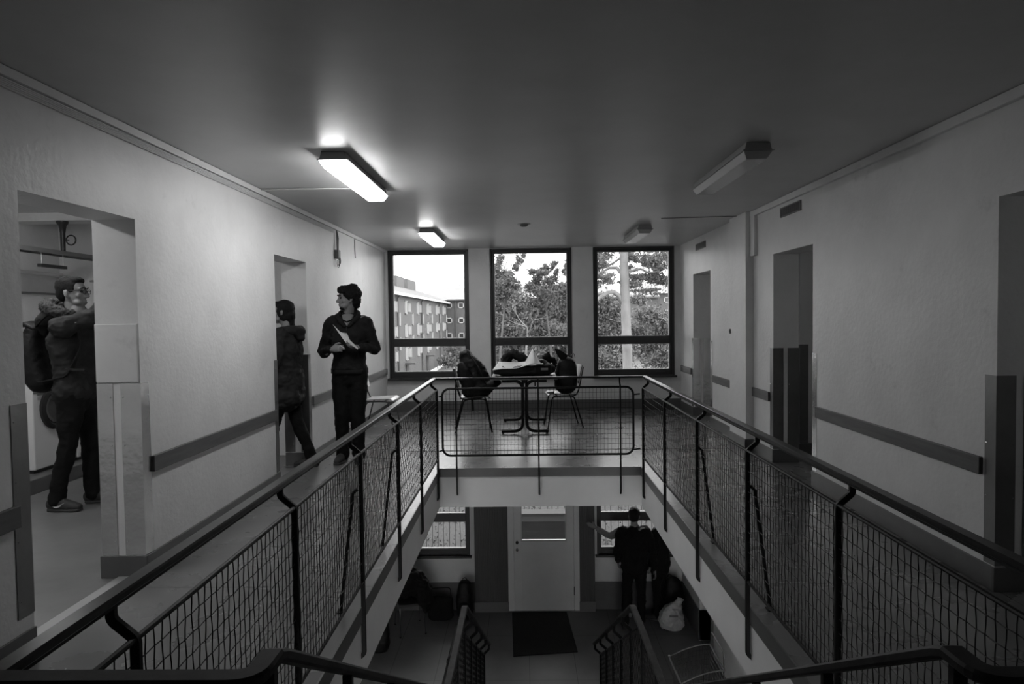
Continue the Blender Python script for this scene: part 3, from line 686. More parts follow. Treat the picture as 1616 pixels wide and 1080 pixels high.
o = build(MB().box(-3.9, -3.3, 9.3, 9.7, 1.95, 2.2), 'wall_box', CABLE, bevel=.005); tag(o, 'grey duct box seen through the second left doorway above the woman', 'duct box')
build(MB().box(-3.62, -3.58, 9.48, 9.52, 2.2, ZC-.001), 'hanger', CABLE, o)

# ------------------------------------------------------------------ table, chairs
tb = thing('cafe_table', 'square-topped table with black bent-tube legs in front of the middle window', 'table', (-.02, 9.12, 0))
build(MB().box(-.44, .39, 8.52, 9.72, .70, .725), 'tabletop', PLATE_TOP, tb, bevel=.004)
build(MB().box(-.445, .395, 8.515, 9.725, .698, .722), 'table_edge', CABLE, tb, bevel=.003)
for y in (8.64, 9.62):
    for sg in (-1, 1):
        x = -.02+sg*.024
        build(MB().bar(fillet([(x+sg*.26, y, .675), (x+sg*.0, y, .675), (x, y, .034), (x+sg*.275, y, .034)], .12, 8), .046, .036, side=(0,1,0), ch=.008), 'leg', BLACK, tb, auto=True)
        build(MB().lathe((x+sg*.255, y, 0), [(.016, 0), (.012, .02)], n=12), 'leg_glide', DARKPL, tb, auto=True)
build(MB().box(-.04, 0, 8.66, 9.60, .64, .675), 'crossbar', BLACK, tb)
build(MB().tube([(.115, 8.7, .70), (.115, 8.7, .60)], .008, 8), 'fixing_hook', BLACK, tb)
def chair(name, label, loc, rot, shell, tubes, sh=.45, back=True):
    r_ = thing(name, label, 'chair', (0,0,0), None)
    def surf(pts, w0, w1, th, nm, m):
        P = fillet([(a, 0, b) for a, b in pts], .07, 5); n = len(P); mb = MB(); prof = []
        for i in range(n):
            w = (w0+(w1-w0)*i/(n-1))/2; cup = .012
            prof.append([(-w, cup-th/2), (-w*.5, -th/2), (w*.5, -th/2), (w, cup-th/2), (w, cup+th/2), (w*.5, th/2), (-w*.5, th/2), (-w, cup+th/2)][::-1])
        mb.sweep(P, prof, side=(0,-1,0)); return build(mb, nm, m, r_, auto=True, bevel=.003)
    surf([(.215, sh-.02), (.19, sh+.004), (-.17, sh-.012)], .40, .38, .011, 'seat', shell)
    surf([(-.19, sh+.14), (-.215, sh+.26), (-.245, sh+.38)], .38, .34, .011, 'backrest', shell)
    for sg in (-1, 1):
        y = sg*.175
        build(MB().tube(fillet([(.235, sg*.19, .006), (.17, y, sh-.024), (.05, y, sh-.022)], .05, 5), .0095, 8), 'leg', tubes, r_, smooth=True)
        build(MB().tube(fillet([(-.235, sg*.19, .006), (-.12, y, sh-.024), (.05, y, sh-.022)], .05, 5), .0095, 8), 'leg', tubes, r_, smooth=True)
        build(MB().tube(fillet([(.05, sg*.15, sh-.022), (-.15, sg*.15, sh-.022), (-.19, sg*.15, sh+.06), (-.255, sg*.14, sh+.36)], .06, 5), .009, 8), 'back_frame', tubes, r_, smooth=True)
        for x in (.235, -.235): build(MB().lathe((x, sg*.19, 0), [(.013, 0), (.012, .02)], n=10), 'foot_cap', DARKPL, r_, auto=True)
    build(MB().tube([(.1, -.175, sh-.022), (.1, .175, sh-.022)], .008, 6), 'stretcher', tubes, r_)
    r_.location = loc; r_.rotation_euler = (0, 0, rot); ORG[r_.name] = V(*loc)
    for c in COL.objects:
        if c.parent == r_: ORG[c.name] = V(0,0,0)
    return r_
BROWN = mat('plywood_shell', .06, .35, var=.15, scale=6)
chair('stacking_chair', 'chair with black tube legs holding the large backpack, left of the table', (-.70, 8.95, 0), R(6), BROWN, BLACK)
chair('stacking_chair', 'chair with black tube legs holding the small backpack, right of the table', (.50, 9.22, 0), R(186), BROWN, BLACK)
chair('stacking_chair', 'pale-seated chair with thin grey legs against the left wall near the window', (-1.95, 9.0, 0), R(-3), WHITE, STEEL_D, sh=.43)

# ------------------------------------------------------------------ bags, papers
def skin(mb, name, m, parent=None, vox=.012, smooth=3, disp=0., dscale=8., seed=0):
    return finish(remesh(mb, vox, smooth, disp, dscale, seed), name, m, parent)
def strap(pts, w, th, name, m, parent, side): return build(MB().bar(fillet(pts, .05, 4), w, th, side=side, ch=min(w, th)*.2), name, m, parent, auto=True)
# tall backpack leaning on the left chair, its top to the left and its base spread to the right
bp = thing('backpack', 'large black backpack slumped upright on the chair left of the table', 'backpack', (-.66, 8.92, .46))
mb = MB().loft([(-.64,8.92,.55), (-.67,8.93,.70), (-.745,8.95,.88), (-.785,8.96,.99)], [(.16,.215), (.155,.185), (.13,.145), (.10,.09)], (0,1,0))
mb.loft([(-.62,8.90,.57), (-.46,8.88,.60), (-.35,8.86,.64)], [(.15,.11), (.12,.07), (.05,.035)], (0,1,0))
skin(mb, 'bag_body', NYLON, bp, .012, 3, .012, 7)
skin(MB().loft([(-.72,8.79,.60), (-.80,8.80,.76), (-.84,8.83,.88)], [(.10,.05), (.10,.05), (.07,.04)], (0,0,1)), 'front_pocket', NYLON, bp, .012, 3, .006, 9)
strap([(-.86,8.86,.96), (-.84,8.86,1.03), (-.77,8.86,1.035), (-.74,8.86,.98)], .02, .006, 'carry_handle', NYLON, bp, (0,1,0))
strap([(-.72,8.80,1.0), (-.62,8.78,.86), (-.55,8.77,.70), (-.50,8.80,.60)], .045, .01, 'shoulder_strap', CLOTH_D, bp, (0,1,0))
strap([(-.70,8.84,.46), (-.695,8.80,.40), (-.69,8.80,.28)], .03, .003, 'loose_strap', NYLON, bp, (1,0,0))
# small backpack on the right chair
bp = thing('backpack', 'small black backpack standing on the chair right of the table', 'backpack', (.55, 9.15, .46))
skin(MB().loft([(.53,9.15,.56), (.54,9.15,.70), (.55,9.15,.84)], [(.13,.15), (.135,.15), (.12,.13)], (0,1,0), pw=3.).loft([(.54,9.0,.58), (.55,9.0,.68)], [(.05,.11), (.045,.10)], (0,1,0), pw=3), 'bag_body', NYLON, bp, .011, 3, .006, 8)
strap([(.60,9.1,.95), (.645,9.1,1.0), (.66,9.1,.93)], .02, .006, 'carry_handle', NYLON, bp, (0,1,0))
strap([(.42,9.05,.92), (.37,9.03,.78), (.38,9.03,.62), (.43,9.05,.55)], .03, .006, 'shoulder_strap', CLOTH_D, bp, (0,1,0))
skin(MB().loft([(.52,9.08,.93), (.45,9.06,1.0), (.39,9.05,1.06)], [(.06,.02), (.045,.015), (.01,.006)], (1,0,0)), 'scarf_tip', CLOTH_D, bp, .008, 2, .004, 20)
tag(build(MB().lathe((.335, 9.02, .476), [(.008, -.06), (.026, .04)], 'x', 14), 'paper_cup', PAPER, auto=True), 'small white paper cone lying on the seat of the right chair', 'cup')
# pile on the table
bg_ = thing('travel_bag', 'black travel bag lying on the table under white paper', 'bag', (-.03, 8.88, .726))
skin(MB().loft([(-.40,8.86,.785), (-.22,8.86,.79), (.05,8.88,.80), (.27,8.90,.805)], [(.15,.045), (.18,.06), (.18,.072), (.16,.08)], (0,1,0), pw=4).loft([(.20,8.92,.84), (.33,8.94,.80)], [(.14,.10), (.10,.06)], (0,1,0)), 'bag_body', NYLON, bg_, .012, 3, .014, 6)
build(MB().obox((.24, 8.725, .815), (.09, .004, .03)), 'bag_label', mat('grey_label', .22, .5), bg_)
strap([(-.30,8.74,.85), (-.20,8.68,.78), (.02,8.68,.775), (.12,8.73,.85)], .025, .005, 'carry_strap', NYLON, bg_, (0,0,1))
jk = tag(skin(MB().loft([(-.28,9.2,.80), (-.25,9.2,.94), (-.17,9.2,.995), (-.05,9.2,.92), (.08,9.2,.86)], [(.14,.06), (.12,.07), (.12,.055), (.12,.05), (.10,.05)], (0,1,0)).loft([(-.25,9.2,.78), (.1,9.2,.78)], [(.15,.06), (.14,.06)], (0,1,0)), 'folded_jacket', CLOTH_D, None, .012, 3, .03, 7, 3), 'dark crumpled jacket behind the paper on the table', 'jacket')
jk = tag(skin(MB().loft([(.22,9.22,.78), (.26,9.15,.90), (.31,9.12,.99)], [(.13,.13), (.11,.08), (.035,.03)], (0,1,0)).loft([(.30,9.15,.92), (.38,9.15,.90), (.39,9.15,.82)], [(.07,.04), (.05,.035), (.04,.03)], (0,1,0)), 'hooded_jacket', CLOTH_K, None, .012, 3, .02, 9, 5), 'black jacket heaped at the right end of the table', 'jacket')
# draped paper: one curved sheet with a raised corner
mb = MB(); nx, ny = 40, 12; vs = []; fs = []
for j in range(ny+1):
    for i in range(nx+1):
        u, v_ = i/nx, j/ny; x = -.42+.64*u + .035*(1-v_)*math.sin(u*3); y = 8.72+.30*v_
        sm_ = u*u*(3-2*u); pk = .165*max(0, 1-abs(u-.80)/.15)*min(1, v_*1.5)
        z = .895*v_ + (1-v_)*(.815+.075*sm_) + .008*math.sin(u*11)*(1-v_*.6) + pk
        y = 8.66+.34*v_
        if u < .12: x += .06*v_
        vs.append((x, y, z))
for j in range(ny):
    for i in range(nx): a = j*(nx+1)+i; fs.append((a, a+1, a+nx+2, a+nx+1))
o = build(mb.add(vs, fs), 'paper_sheet', PAPER, smooth=True); o.modifiers.new('thickness', 'SOLIDIFY').thickness = .0015
tag(o, 'large white paper sheet draped over the black bag on the table', 'paper')

# ------------------------------------------------------------------ outside: ground, buildings, trees
mb = MB(); rows = [(YF+.28, -3.4), (20, -3.45), (34, -4.6), (60, -6.4), (100, -6.6), (240, -6.6)]
vs = [(x, y, z) for y, z in rows for x in (-90, -45, 0, 45, 110)]; fs = []
for j in range(len(rows)-1):
    for i in range(4): a = j*5+i; fs.append((a, a+1, a+6, a+5))
o = build(mb.add(vs, fs), 'ground', GRASS, base=(0,0,0)); o['kind'] = 'structure'
def facade_window(parent, c, w, h, axis, m=WINW):
    """white frame with a dim pane; axis 'x': facade looks along +x, 'y': looks along -y"""
    x, y, z = c; mb = MB(); g = MB(); e_ = .05
    def fr_(a0, a1, b0, b1, d0, d1, k):
        (k.box(x+d0, x+d1, y+a0, y+a1, z+b0, z+b1) if axis == 'x' else k.box(x+a0, x+a1, y-d1, y-d0, z+b0, z+b1))
    t_ = .10 if axis == 'x' else .15
    fr_(-w/2, -w/2+t_, -h/2, h/2, 0, .12, mb); fr_(w/2-t_, w/2, -h/2, h/2, 0, .12, mb); fr_(-w/2, w/2, -h/2, -h/2+t_, 0, .12, mb); fr_(-w/2, w/2, h/2-t_, h/2, 0, .12, mb)
    if w > 1.3: fr_(-t_/2, t_/2, -h/2, h/2, 0, .12, mb)
    fr_(-w/2+t_, w/2-t_, -h/2+t_, h/2-t_, .0, .04, g)
    o_ = build(mb, 'window', WINW, parent); build(g, 'pane', WINP, o_)
bA = thing('apartment_building', 'long rendered apartment block receding on the left, seen through the left window', 'building', (-18, 95, -6.6))
build(MB().box(-24, -14.2, 60, 125, -6.8, 4.2), 'wall', RENDER_W, bA)
mb = MB(); mb.add([(-13.7,59,4.15),(-13.7,125,4.15),(-19,125,6.2),(-19,59,6.2),(-13.7,59,4.4),(-13.7,125,4.4),(-19,125,6.45),(-19,59,6.45)], [(0,1,2,3),(4,7,6,5),(0,4,5,1),(0,3,7,4),(1,5,6,2)])
mb.add([(-19,59,6.2),(-19,125,6.2),(-24.5,125,4.2),(-24.5,59,4.2),(-19,59,6.45)], [(0,1,2,3),(0,3,4)]); build(mb, 'roof', TILE_L, bA)
build(MB().box(-13.72, -13.60, 59, 125, 4.1, 4.42), 'gutter', WINW, bA)
for y, w in ((84, 3), (90.5, 2.6), (97, 6), (106, 8)): build(MB().box(-20.2, -18.2, y, y+w, 5.2, 7.7), 'chimney', RENDER_W2, bA)
for y in (64.5, 75.5, 93, 112.5): build(MB().tube([(-14.05, y, -6.6), (-14.05, y, 3.8), (-13.7, y, 4.2)], .11, 6), 'drainpipe', PIPE, bA)

for y0_ in (62, 70, 79, 88, 97, 107, 116):
    for zr in (2.85, .1, -2.65):
        for dy, w, h in ((1.1, .6, 1.6), (1.9, .75, 1.6), (3.4, .55, 1.2), (4.5, .55, 1.2)):
            facade_window(bA, (-14.2, y0_+dy+.6, zr), w, h, 'x')
    for zr in (1.45, -1.3): facade_window(bA, (-14.2, y0_+6.9, zr), .55, 1.5, 'x')
for y in (80, 97): 
    build(MB().box(-14.2, -13.0, y, y+2.6, -3.9, -3.7), 'porch_roof', PIPE, bA); build(MB().box(-14.22, -14.1, y+.5, y+2.1, -6.6, -3.9), 'entrance_door', PIPE, bA)
bB = thing('apartment_building', 'apartment block across the yard with a pale tiled roof and small square white windows', 'building', (10, 130, -6.6))
build(MB().box(-14.2, 24, 125, 134, -6.8, 4.9), 'wall', RENDER_W2, bB)
build(MB().add([(-18,124.3,4.8),(24.5,124.3,4.8),(24.5,130,7.2),(-18,130,7.2),(-18,135,4.8),(24.5,135,4.8)], [(0,1,2,3),(3,2,5,4),(1,5,2),(0,3,4)]), 'roof', TILE, bB)
build(MB().box(-14.2, 24.5, 124.1, 124.3, 4.7, 4.95), 'gutter', PIPE, bB)
for x in (-12.7, -5.1, 4.5, 13): build(MB().tube([(x, 124.8, -6.6), (x, 124.8, 4.8)], .11, 6), 'drainpipe', PIPE, bB)
for i in range(9):
    x = -13.9+2.2*i
    for zr in (3.85, 1.1, -1.7): facade_window(bB, (x, 125, zr), 1.05, 1.0, 'y')
bC = thing('apartment_building', 'apartment block behind the pine on the right with a pale hipped roof', 'building', (38, 156, -6.6))
build(MB().box(26.3, 55, 150, 162, -6.8, 6.7), 'wall', RENDER_W2, bC)
build(MB().add([(25.4,149,6.5),(56,149,6.5),(56,163,6.5),(25.4,163,6.5),(32,156,10),(50,156,10)], [(0,1,5,4),(1,2,5),(2,3,4,5),(3,0,4),(0,3,2,1)]), 'roof', TILE, bC)
build(MB().box(25.3, 56, 148.8, 149, 6.3, 6.8), 'gutter', WINW, bC)
build(MB().tube([(29.2, 149.8, -6.6), (29.2, 149.8, 6.5)], .12, 6), 'drainpipe', PIPE, bC)
for x in (27.6, 31.0, 34.5):
    for zr in (4.9, 2.1, -.8): facade_window(bC, (x, 150, zr), 1.25, 1.15, 'y')

def foliage_mesh(name, blobs, n, size, flat=.5):
    """many small leaf faces scattered through ellipsoids (cx,cy,cz,rx,ry,rz)"""
    vol = np.array([b[3]*b[4]*b[5] for b in blobs])**.8; pick = rng.choice(len(blobs), n, p=vol/vol.sum()); B = np.array(blobs)[pick]
    d = rng.normal(size=(n,3)); d /= np.linalg.norm(d, axis=1)[:,None]; d *= (np.abs(rng.normal(size=n))*.55+.25)[:,None]
    c = B[:,:3] + d*B[:,3:]
    c += .12*np.sin(c[:,[1,2,0]]*5)*size*4
    a = rng.normal(size=(n,3)); a /= np.linalg.norm(a, axis=1)[:,None]; b = rng.normal(size=(n,3)); b -= a*(a*b).sum(1)[:,None]; b /= np.linalg.norm(b, axis=1)[:,None]
    s_ = size*(.5+rng.random(n))[:,None]
    v = np.stack([c-a*s_, c+b*s_*flat, c+a*s_, c-b*s_*flat], 1).reshape(-1,3)
    me = bpy.data.meshes.new(name); me.vertices.add(4*n); me.vertices.foreach_set('co', v.ravel())
    me.loops.add(4*n); me.loops.foreach_set('vertex_index', np.arange(4*n)); me.polygons.add(n)
    me.polygons.foreach_set('loop_start', np.arange(0,4*n,4)); me.polygons.foreach_set('loop_total', np.full(n,4)); me.update(calc_edges=True); return me
def branches(mb, p, d, L, r, depth, tips, spread=.6, up=.15):
    pts = [p]; q = p.copy(); dd = d.copy(); k = 4
    for i in range(k):
        dd = (dd + Vector(rng.normal(size=3))*.13 + Vector((0,0,up*.3))).normalized(); q = q + dd*L/k; pts.append(q.copy())
    mb.tube(pts, [r*(1-.45*i/k) for i in range(k+1)], 6 if r > .05 else 4)
    tips.append(q.copy())
    if depth <= 0: return
    for j in range(3 if depth > 1 else 2):
        nd = (dd + Vector(rng.normal(size=3))*spread).normalized(); branches(mb, pts[-1] if j == 0 else pts[2+j % 3], nd, L*.66, r*.5, depth-1, tips, spread, up)
def tree(name, label, cat, base, trunk, m_leaf, m_bark, blobs=None, n=4000, size=.12, depth=3, L=2.5, r=.12, d=(0,0,1), spread=.6, tipr=.5, flat=.5):
    root = thing(name, label, cat, base, 'trees and bushes outside')
    mb = MB(); tips = []
    if trunk: mb.tube(trunk[0], trunk[1], 14)
    st = Vector(trunk[0][-1]) if trunk else Vector(base)
    if depth >= 0: branches(mb, st, Vector(d).normalized(), L, r, depth, tips, spread)
    if mb.v: build(mb, 'trunk', m_bark, root, smooth=True)
    if n:
        bl = list(blobs or []) + ([(t_.x, t_.y, t_.z, tipr, tipr, tipr*.6) for t_ in tips] if tipr else [])
        finish(foliage_mesh('foliage', bl, n, size, flat), 'foliage', m_leaf, root)
    return root
# big pine whose pale trunk fills the right window
Yp = 18.; px = lambda p, Y=Yp: (p-827)*Y/1077.33; pz = lambda q, Y=Yp: 1.48+(505.5-q)*Y/1077.33
pr_ = thing('pine_tree', 'tall pine with a thick pale trunk and one arched branch, right window', 'tree', (2.7, Yp, -3.5), 'trees and bushes outside')
mb = MB(); mb.tube([(px(988), Yp, -3.6), (px(988), Yp, -1), (px(987.5), Yp, .3), (px(985.5), Yp, 1.5), (px(983.5), Yp, 2.6), (px(982), Yp, 3.6), (px(983), Yp, 5.5), (px(985), Yp, 8)], [.17,.14,.13,.125,.118,.108,.095,.06], 16)
build(mb, 'trunk', BARK, pr_, smooth=True)
def limb(pts, r): build(MB().tube([(px(a), Yp+dy, pz(b)) for a, b, dy in pts], r, 8), 'branch', BARK, pr_, smooth=True)
limb([(981,486,0),(975,474,0),(966,468,-.1),(956,469,-.2),(946,474,-.3),(936,482,-.4),(928,492,-.6)], [.07,.06,.055,.05,.045,.04,.03])
limb([(980,440,0),(972,429,.1),(962,429,.2),(950,435,.3),(938,440,.5)], [.055,.045,.038,.03,.022])
limb([(985,436,0),(998,434,.2),(1014,430,.5),(1032,436,.8),(1050,432,1.)], [.05,.042,.036,.03,.02])
limb([(984,410,0),(970,420,.4),(955,428,.8)], [.04,.03,.02])
limb([(985,405,0),(1005,398,.3),(1030,402,.6),(1060,396,.9)], [.05,.04,.035,.03])
bl = [(px(a), Yp+rng.uniform(-.6,2), pz(b), w*Yp/1077, .6, h*Yp/1077) for a, b, w, h in
      [(948,405,16,9),(962,418,10,7),(945,432,12,6),(957,448,14,5),(940,455,10,6),(1015,405,20,8),(1040,412,24,10),(1058,425,18,9),(1030,436,26,6),(1010,446,16,5),(1048,450,16,7),(1020,466,20,4),(1003,458,10,4),(968,396,12,5),(1070,405,25,12),(1090,430,25,12),(925,420,16,12),(1000,424,9,4),(1000,412,10,6),(972,405,8,5),(945,415,14,8),(1025,420,24,8),(1045,418,20,8),(1056,405,14,9),(950,445,14,5),(1040,448,22,6),(1000,452,16,5)]]
bl += [(x+rng.uniform(-1,1)*a, y, z+rng.uniform(-1,1)*c, a*.6, b, c*.6) for x, y, z, a, b, c in bl for _ in range(4)]
finish(foliage_mesh('foliage', bl, 16000, .045, .35), 'foliage', LEAF, pr_)
def bl_at(items, Y, dy=1.5):
    if dy > 1: return [((a-827)*Y/1077, Y+rng.uniform(-dy,dy), 1.48+(505.5-b)*Y/1077, w*Y/1077, max(.5, w*Y/1077*.7), h*1.15*Y/1077) for a, b, w, h in items]
    items = items + [(a+rng.uniform(-1,1)*w, b+rng.uniform(-1,1)*h, w*.6, h*.5) for a, b, w, h in items for _ in range(4)]
    return [((a-827)*Y/1077, Y+rng.uniform(-dy,dy), 1.48+(505.5-b)*Y/1077, w*Y/1077, max(.5, w*Y/1077*.7), h*Y/1077) for a, b, w, h in items]
tree('pine_tree', 'feathery conifer with leaning tips at the left of the middle window', 'tree', (-.9, 30, -4.2), ([(-1.2,30,-4.3),(-1.1,30,0),(-.9,30,2)], [.07,.05,.03]), LEAF, BARK2,
     bl_at([(784,430,9,14),(784,450,14,16),(795,462,20,12),(790,415,5,8),(800,440,9,8),(812,425,6,7),(820,414,5,6),(790,455,14,10),(810,448,9,7),(783,472,16,9),(806,470,12,6),(826,407,4,4)], 30, .8), 11000, .065, 1, 1.4, .05, tipr=0, flat=.3)
tree('pine_tree', 'mid grey conifer with bristly branches at the right of the middle window', 'tree', (.9, 32, -4.3), ([(1.3,32,-4.4),(1.2,32,0),(1.0,32,1.8)], [.07,.05,.03]), LEAF, BARK2,
     bl_at([(850,438,12,7),(862,430,8,6),(872,424,5,5),(846,452,14,7),(866,448,12,7),(855,466,18,8),(838,462,10,6),(877,436,4,4),(893,430,4,12),(898,440,5,14)], 32, .8), 11000, .065, 1, 1.4, .05, tipr=0, flat=.3)
tree('forked_tree', 'bare pale tree forking in the middle window', 'tree', (.0, 27, -4), ([(.06,27,-4.2),(.04,27,-1),(.02,27,.0)], [.09,.07,.06]), LEAF3, BARK, [], 0, .08, 3, 1.1, .05, (.15,0,1), .55, 0)
tree('dark_evergreen', 'dark rounded evergreen behind the bags, lower right of the middle window', 'tree', (2.3, 38, -4.8), ([(2.4,38,-5),(2.4,38,-1)], [.2,.15]), LEAF, BARK2,
     bl_at([(885,465,18,9),(892,480,20,10),(872,485,18,9),(895,500,20,12),(860,500,20,10)], 38, 1.5), 12000, .10, 0, 1, .05, tipr=0)
tree('bush', 'wide mid grey thicket filling the lower middle window', 'bush', (-.3, 34, -4.6), None, LEAF2, BARK2,
     bl_at([(800,472,26,10),(825,485,24,12),(850,490,22,12),(785,485,16,14),(790,500,22,14),(815,512,22,14),(840,520,24,16),(800,530,26,16),(830,545,26,16),(860,540,26,18),(885,545,24,18),(790,560,28,16),(850,575,34,18),(890,580,30,18),(805,590,30,14)], 34, 2), 36000, .075, 2, 3., .05, spread=.8, tipr=0)
tree('bush', 'pale twiggy thicket left of the pine trunk in the right window', 'bush', (4.0, 30, -4.4), None, LEAF2, BARK2,
     bl_at([(945,480,16,8),(960,500,22,14),(940,515,20,14),(970,525,20,14),(945,545,24,14),(970,555,22,14),(950,575,28,12)], 30, 1.6), 24000, .065, 2, 2.6, .05, spread=.8, tipr=0)
tree('bush', 'mid grey thicket right of the pine trunk in the right window', 'bush', (6.4, 34, -4.6), None, LEAF2, BARK2,
     bl_at([(1005,480,14,7),(1015,505,20,12),(1040,515,22,10),(1010,530,22,12),(1045,535,22,12),(1060,555,24,12),(1020,555,26,14),(1040,575,30,10),(1075,530,20,16),(1085,490,18,18)], 34, 1.8), 24000, .07, 2, 2.6, .05, spread=.8, tipr=0)
tree('bush', 'low dark shrubs at the corner of the receding block, left window', 'bush', (-8.5, 72, -6.4), None, LEAF, BARK2,
     bl_at([(712,560,10,10),(706,572,14,7),(722,568,10,10),(730,578,14,6)], 72, 1.5), 2600, .16, 0, 2, .05, tipr=0)
tree('bare_tree', 'thin leafless tree above the far roof, left window', 'tree', (-13, 142, -6.6), ([(-13,142,-6.6),(-13,142,4)], [.3,.16]), LEAF3, LEAF3, [], 0, .1, 4, 4.2, .09, (0,0,1), .55, 0)
tag(build(MB().box(-12.3, -12.1, 66, 124, -5.6, -5.2).box(-12.25,-12.15,66,66.2,-6.6,-5.4), 'white_fence', WINW), 'low white rail in front of the receding apartment block', 'fence')
fn = thing('garden_fence', 'dark fence of thin upright bars outside the downstairs windows', 'fence', (.2, 13.4, -3.4))
pm = MB().box(-.007, .007, -.007, .007, 0, 2.0).mesh('picket')
pm.materials.append(PIPE)
for i in range(62):
    o = bpy.data.objects.new('picket', pm); COL.objects.link(o); o.parent = fn; o.location = (-3.6+.115*i, 0, 0); o.rotation_euler = (0, R(rng.uniform(-1.5,1.5)), 0)
build(MB().box(-3.7, 3.7, 13.37, 13.43, -3.2, -3.16).box(-3.7, 3.7, 13.37, 13.43, -1.55, -1.51), 'fence_rail', PIPE, fn)
lw = thing('reflection_slab', 'dark slab with a pale strip, standing in for reflections in the downstairs door pane', 'wall', (.25, 12.3, -3.45))  # added slabs whose tones stand in for reflection bands in the door glass
build(MB().box(-.75, 1.25, 12.2, 12.4, -3.45, -2.20), 'dark_band', mat('dark_reflection', .02, .8, var=.2), lw)
build(MB().box(-.77, 1.27, 12.18, 12.42, -2.20, -2.10), 'pale_band', mat('grey_reflection', .07, .8), lw)
build(MB().box(-.80, 1.30, 12.15, 12.45, -2.10, -2.05), 'top_band', mat('dark_reflection_edge', .02, .6), lw)
me = foliage_mesh('leaf_litter', [(x, y, -3.4, 1.6, 1.2, .10) for x in range(-8, 9, 2) for y in (14.5, 16.5, 18.5, 21)], 26000, .03)
struct('ground_yard', MB().box(-9, 9, YF+.28, 26, -3.5, -3.385), YARD)
o = finish(me, 'leaf_litter', mat('dry_leaves', .06, .9, var=.3, scale=2)); tag(o, 'pale dry leaves and twigs on the ground outside the downstairs windows', 'leaf litter', kind='stuff')

# ------------------------------------------------------------------ people
def basis(f):
    f = Vector(f); f.z = 0; f.normalize(); r = Vector((f.y, -f.x, 0)); return r, f, Vector((0,0,1))
def hand(mb, w, d, n, t, curl=25, s=1.):
    """five fingers; w wrist, d direction of the hand, n palm normal (fingers curl towards it), t thumb side"""
    d = Vector(d).normalized(); n = Vector(n); n = (n-d*n.dot(d)).normalized(); t = Vector(t); t = (t-d*t.dot(d)-n*t.dot(n)).normalized()
    w = Vector(w); P = lambda a, b, c: w + d*a*s + t*b*s + n*c*s
    mb.loft([P(-.03,0,0), P(.01,0,0), P(.045,.002,0), P(.088,0,0)], [(.026*s,.019*s), (.030*s,.017*s), (.041*s,.015*s), (.038*s,.012*s)], t, n=14, sub=3)
    for b, L, k in ((.030,.070,1.), (.011,.080,1.05), (-.009,.074,1.1), (-.028,.058,1.2)):
        q = P(.085-.004*abs(b)*60, b, 0); pts = [q-d*.02*s, q]; ang = 0
        for j, (fr, sg_) in enumerate(((.42, .6), (.32, 1.1), (.26, 1.0))):
            ang += R(curl*k*sg_); q = q + (d*math.cos(ang)+n*math.sin(ang)+t*b*1.2)*L*fr*s; pts.append(q.copy())
        mb.loft(pts, [.0088*s,.0088*s,.0084*s,.0078*s,.0068*s], t, n=8, sub=2)
    mb.loft([P(.015,.022,.004), P(.038,.046,.012), P(.062,.058,.020), P(.084,.056,.030)], [.014*s,.0125*s,.0105*s,.0085*s], n, n=8, sub=2)
def head(mb, c, f, up=(0,0,1), s=1.):
    f = Vector(f).normalized(); up = Vector(up); up = (up-f*up.dot(f)).normalized(); r = f.cross(up)
    m = Matrix((r, f, up)).transposed(); c = Vector(c); P = lambda x, y, z: c + m @ Vector((x*s, y*s, z*s))
    E = lambda p, q: mb.ell(P(*p), tuple(k*s for k in q), m, 18, 12)
    E((0,-.012,.030), (.077,.098,.090)); E((0,.012,-.015), (.066,.082,.085)); E((0,.030,-.062), (.052,.058,.050)); E((0,.058,-.094), (.026,.026,.020))
    E((0,.070,.035), (.055,.026,.014)); E((0,.078,.018), (.020,.016,.020))
    mb.loft([P(0,.084,.018), P(0,.098,-.004), P(0,.108,-.022)], [.008*s,.011*s,.014*s], r, n=10, sub=3)
    for sg in (-1, 1):
        E((sg*.011,.098,-.026), (.009,.010,.008)); E((sg*.042,.058,-.018), (.022,.022,.022)); E((sg*.045,.050,-.068), (.020,.030,.022))
        mb.loft([P(sg*.072,.000,.012), P(sg*.081,-.012,.008), P(sg*.080,-.010,-.020), P(sg*.071,.002,-.032)], [(.008*s,.014*s),(.007*s,.018*s),(.006*s,.015*s),(.006*s,.008*s)], r, n=8, sub=3)
    E((0,.086,-.052), (.022,.010,.0055)); E((0,.083,-.064), (.019,.011,.0065))
    return P, m
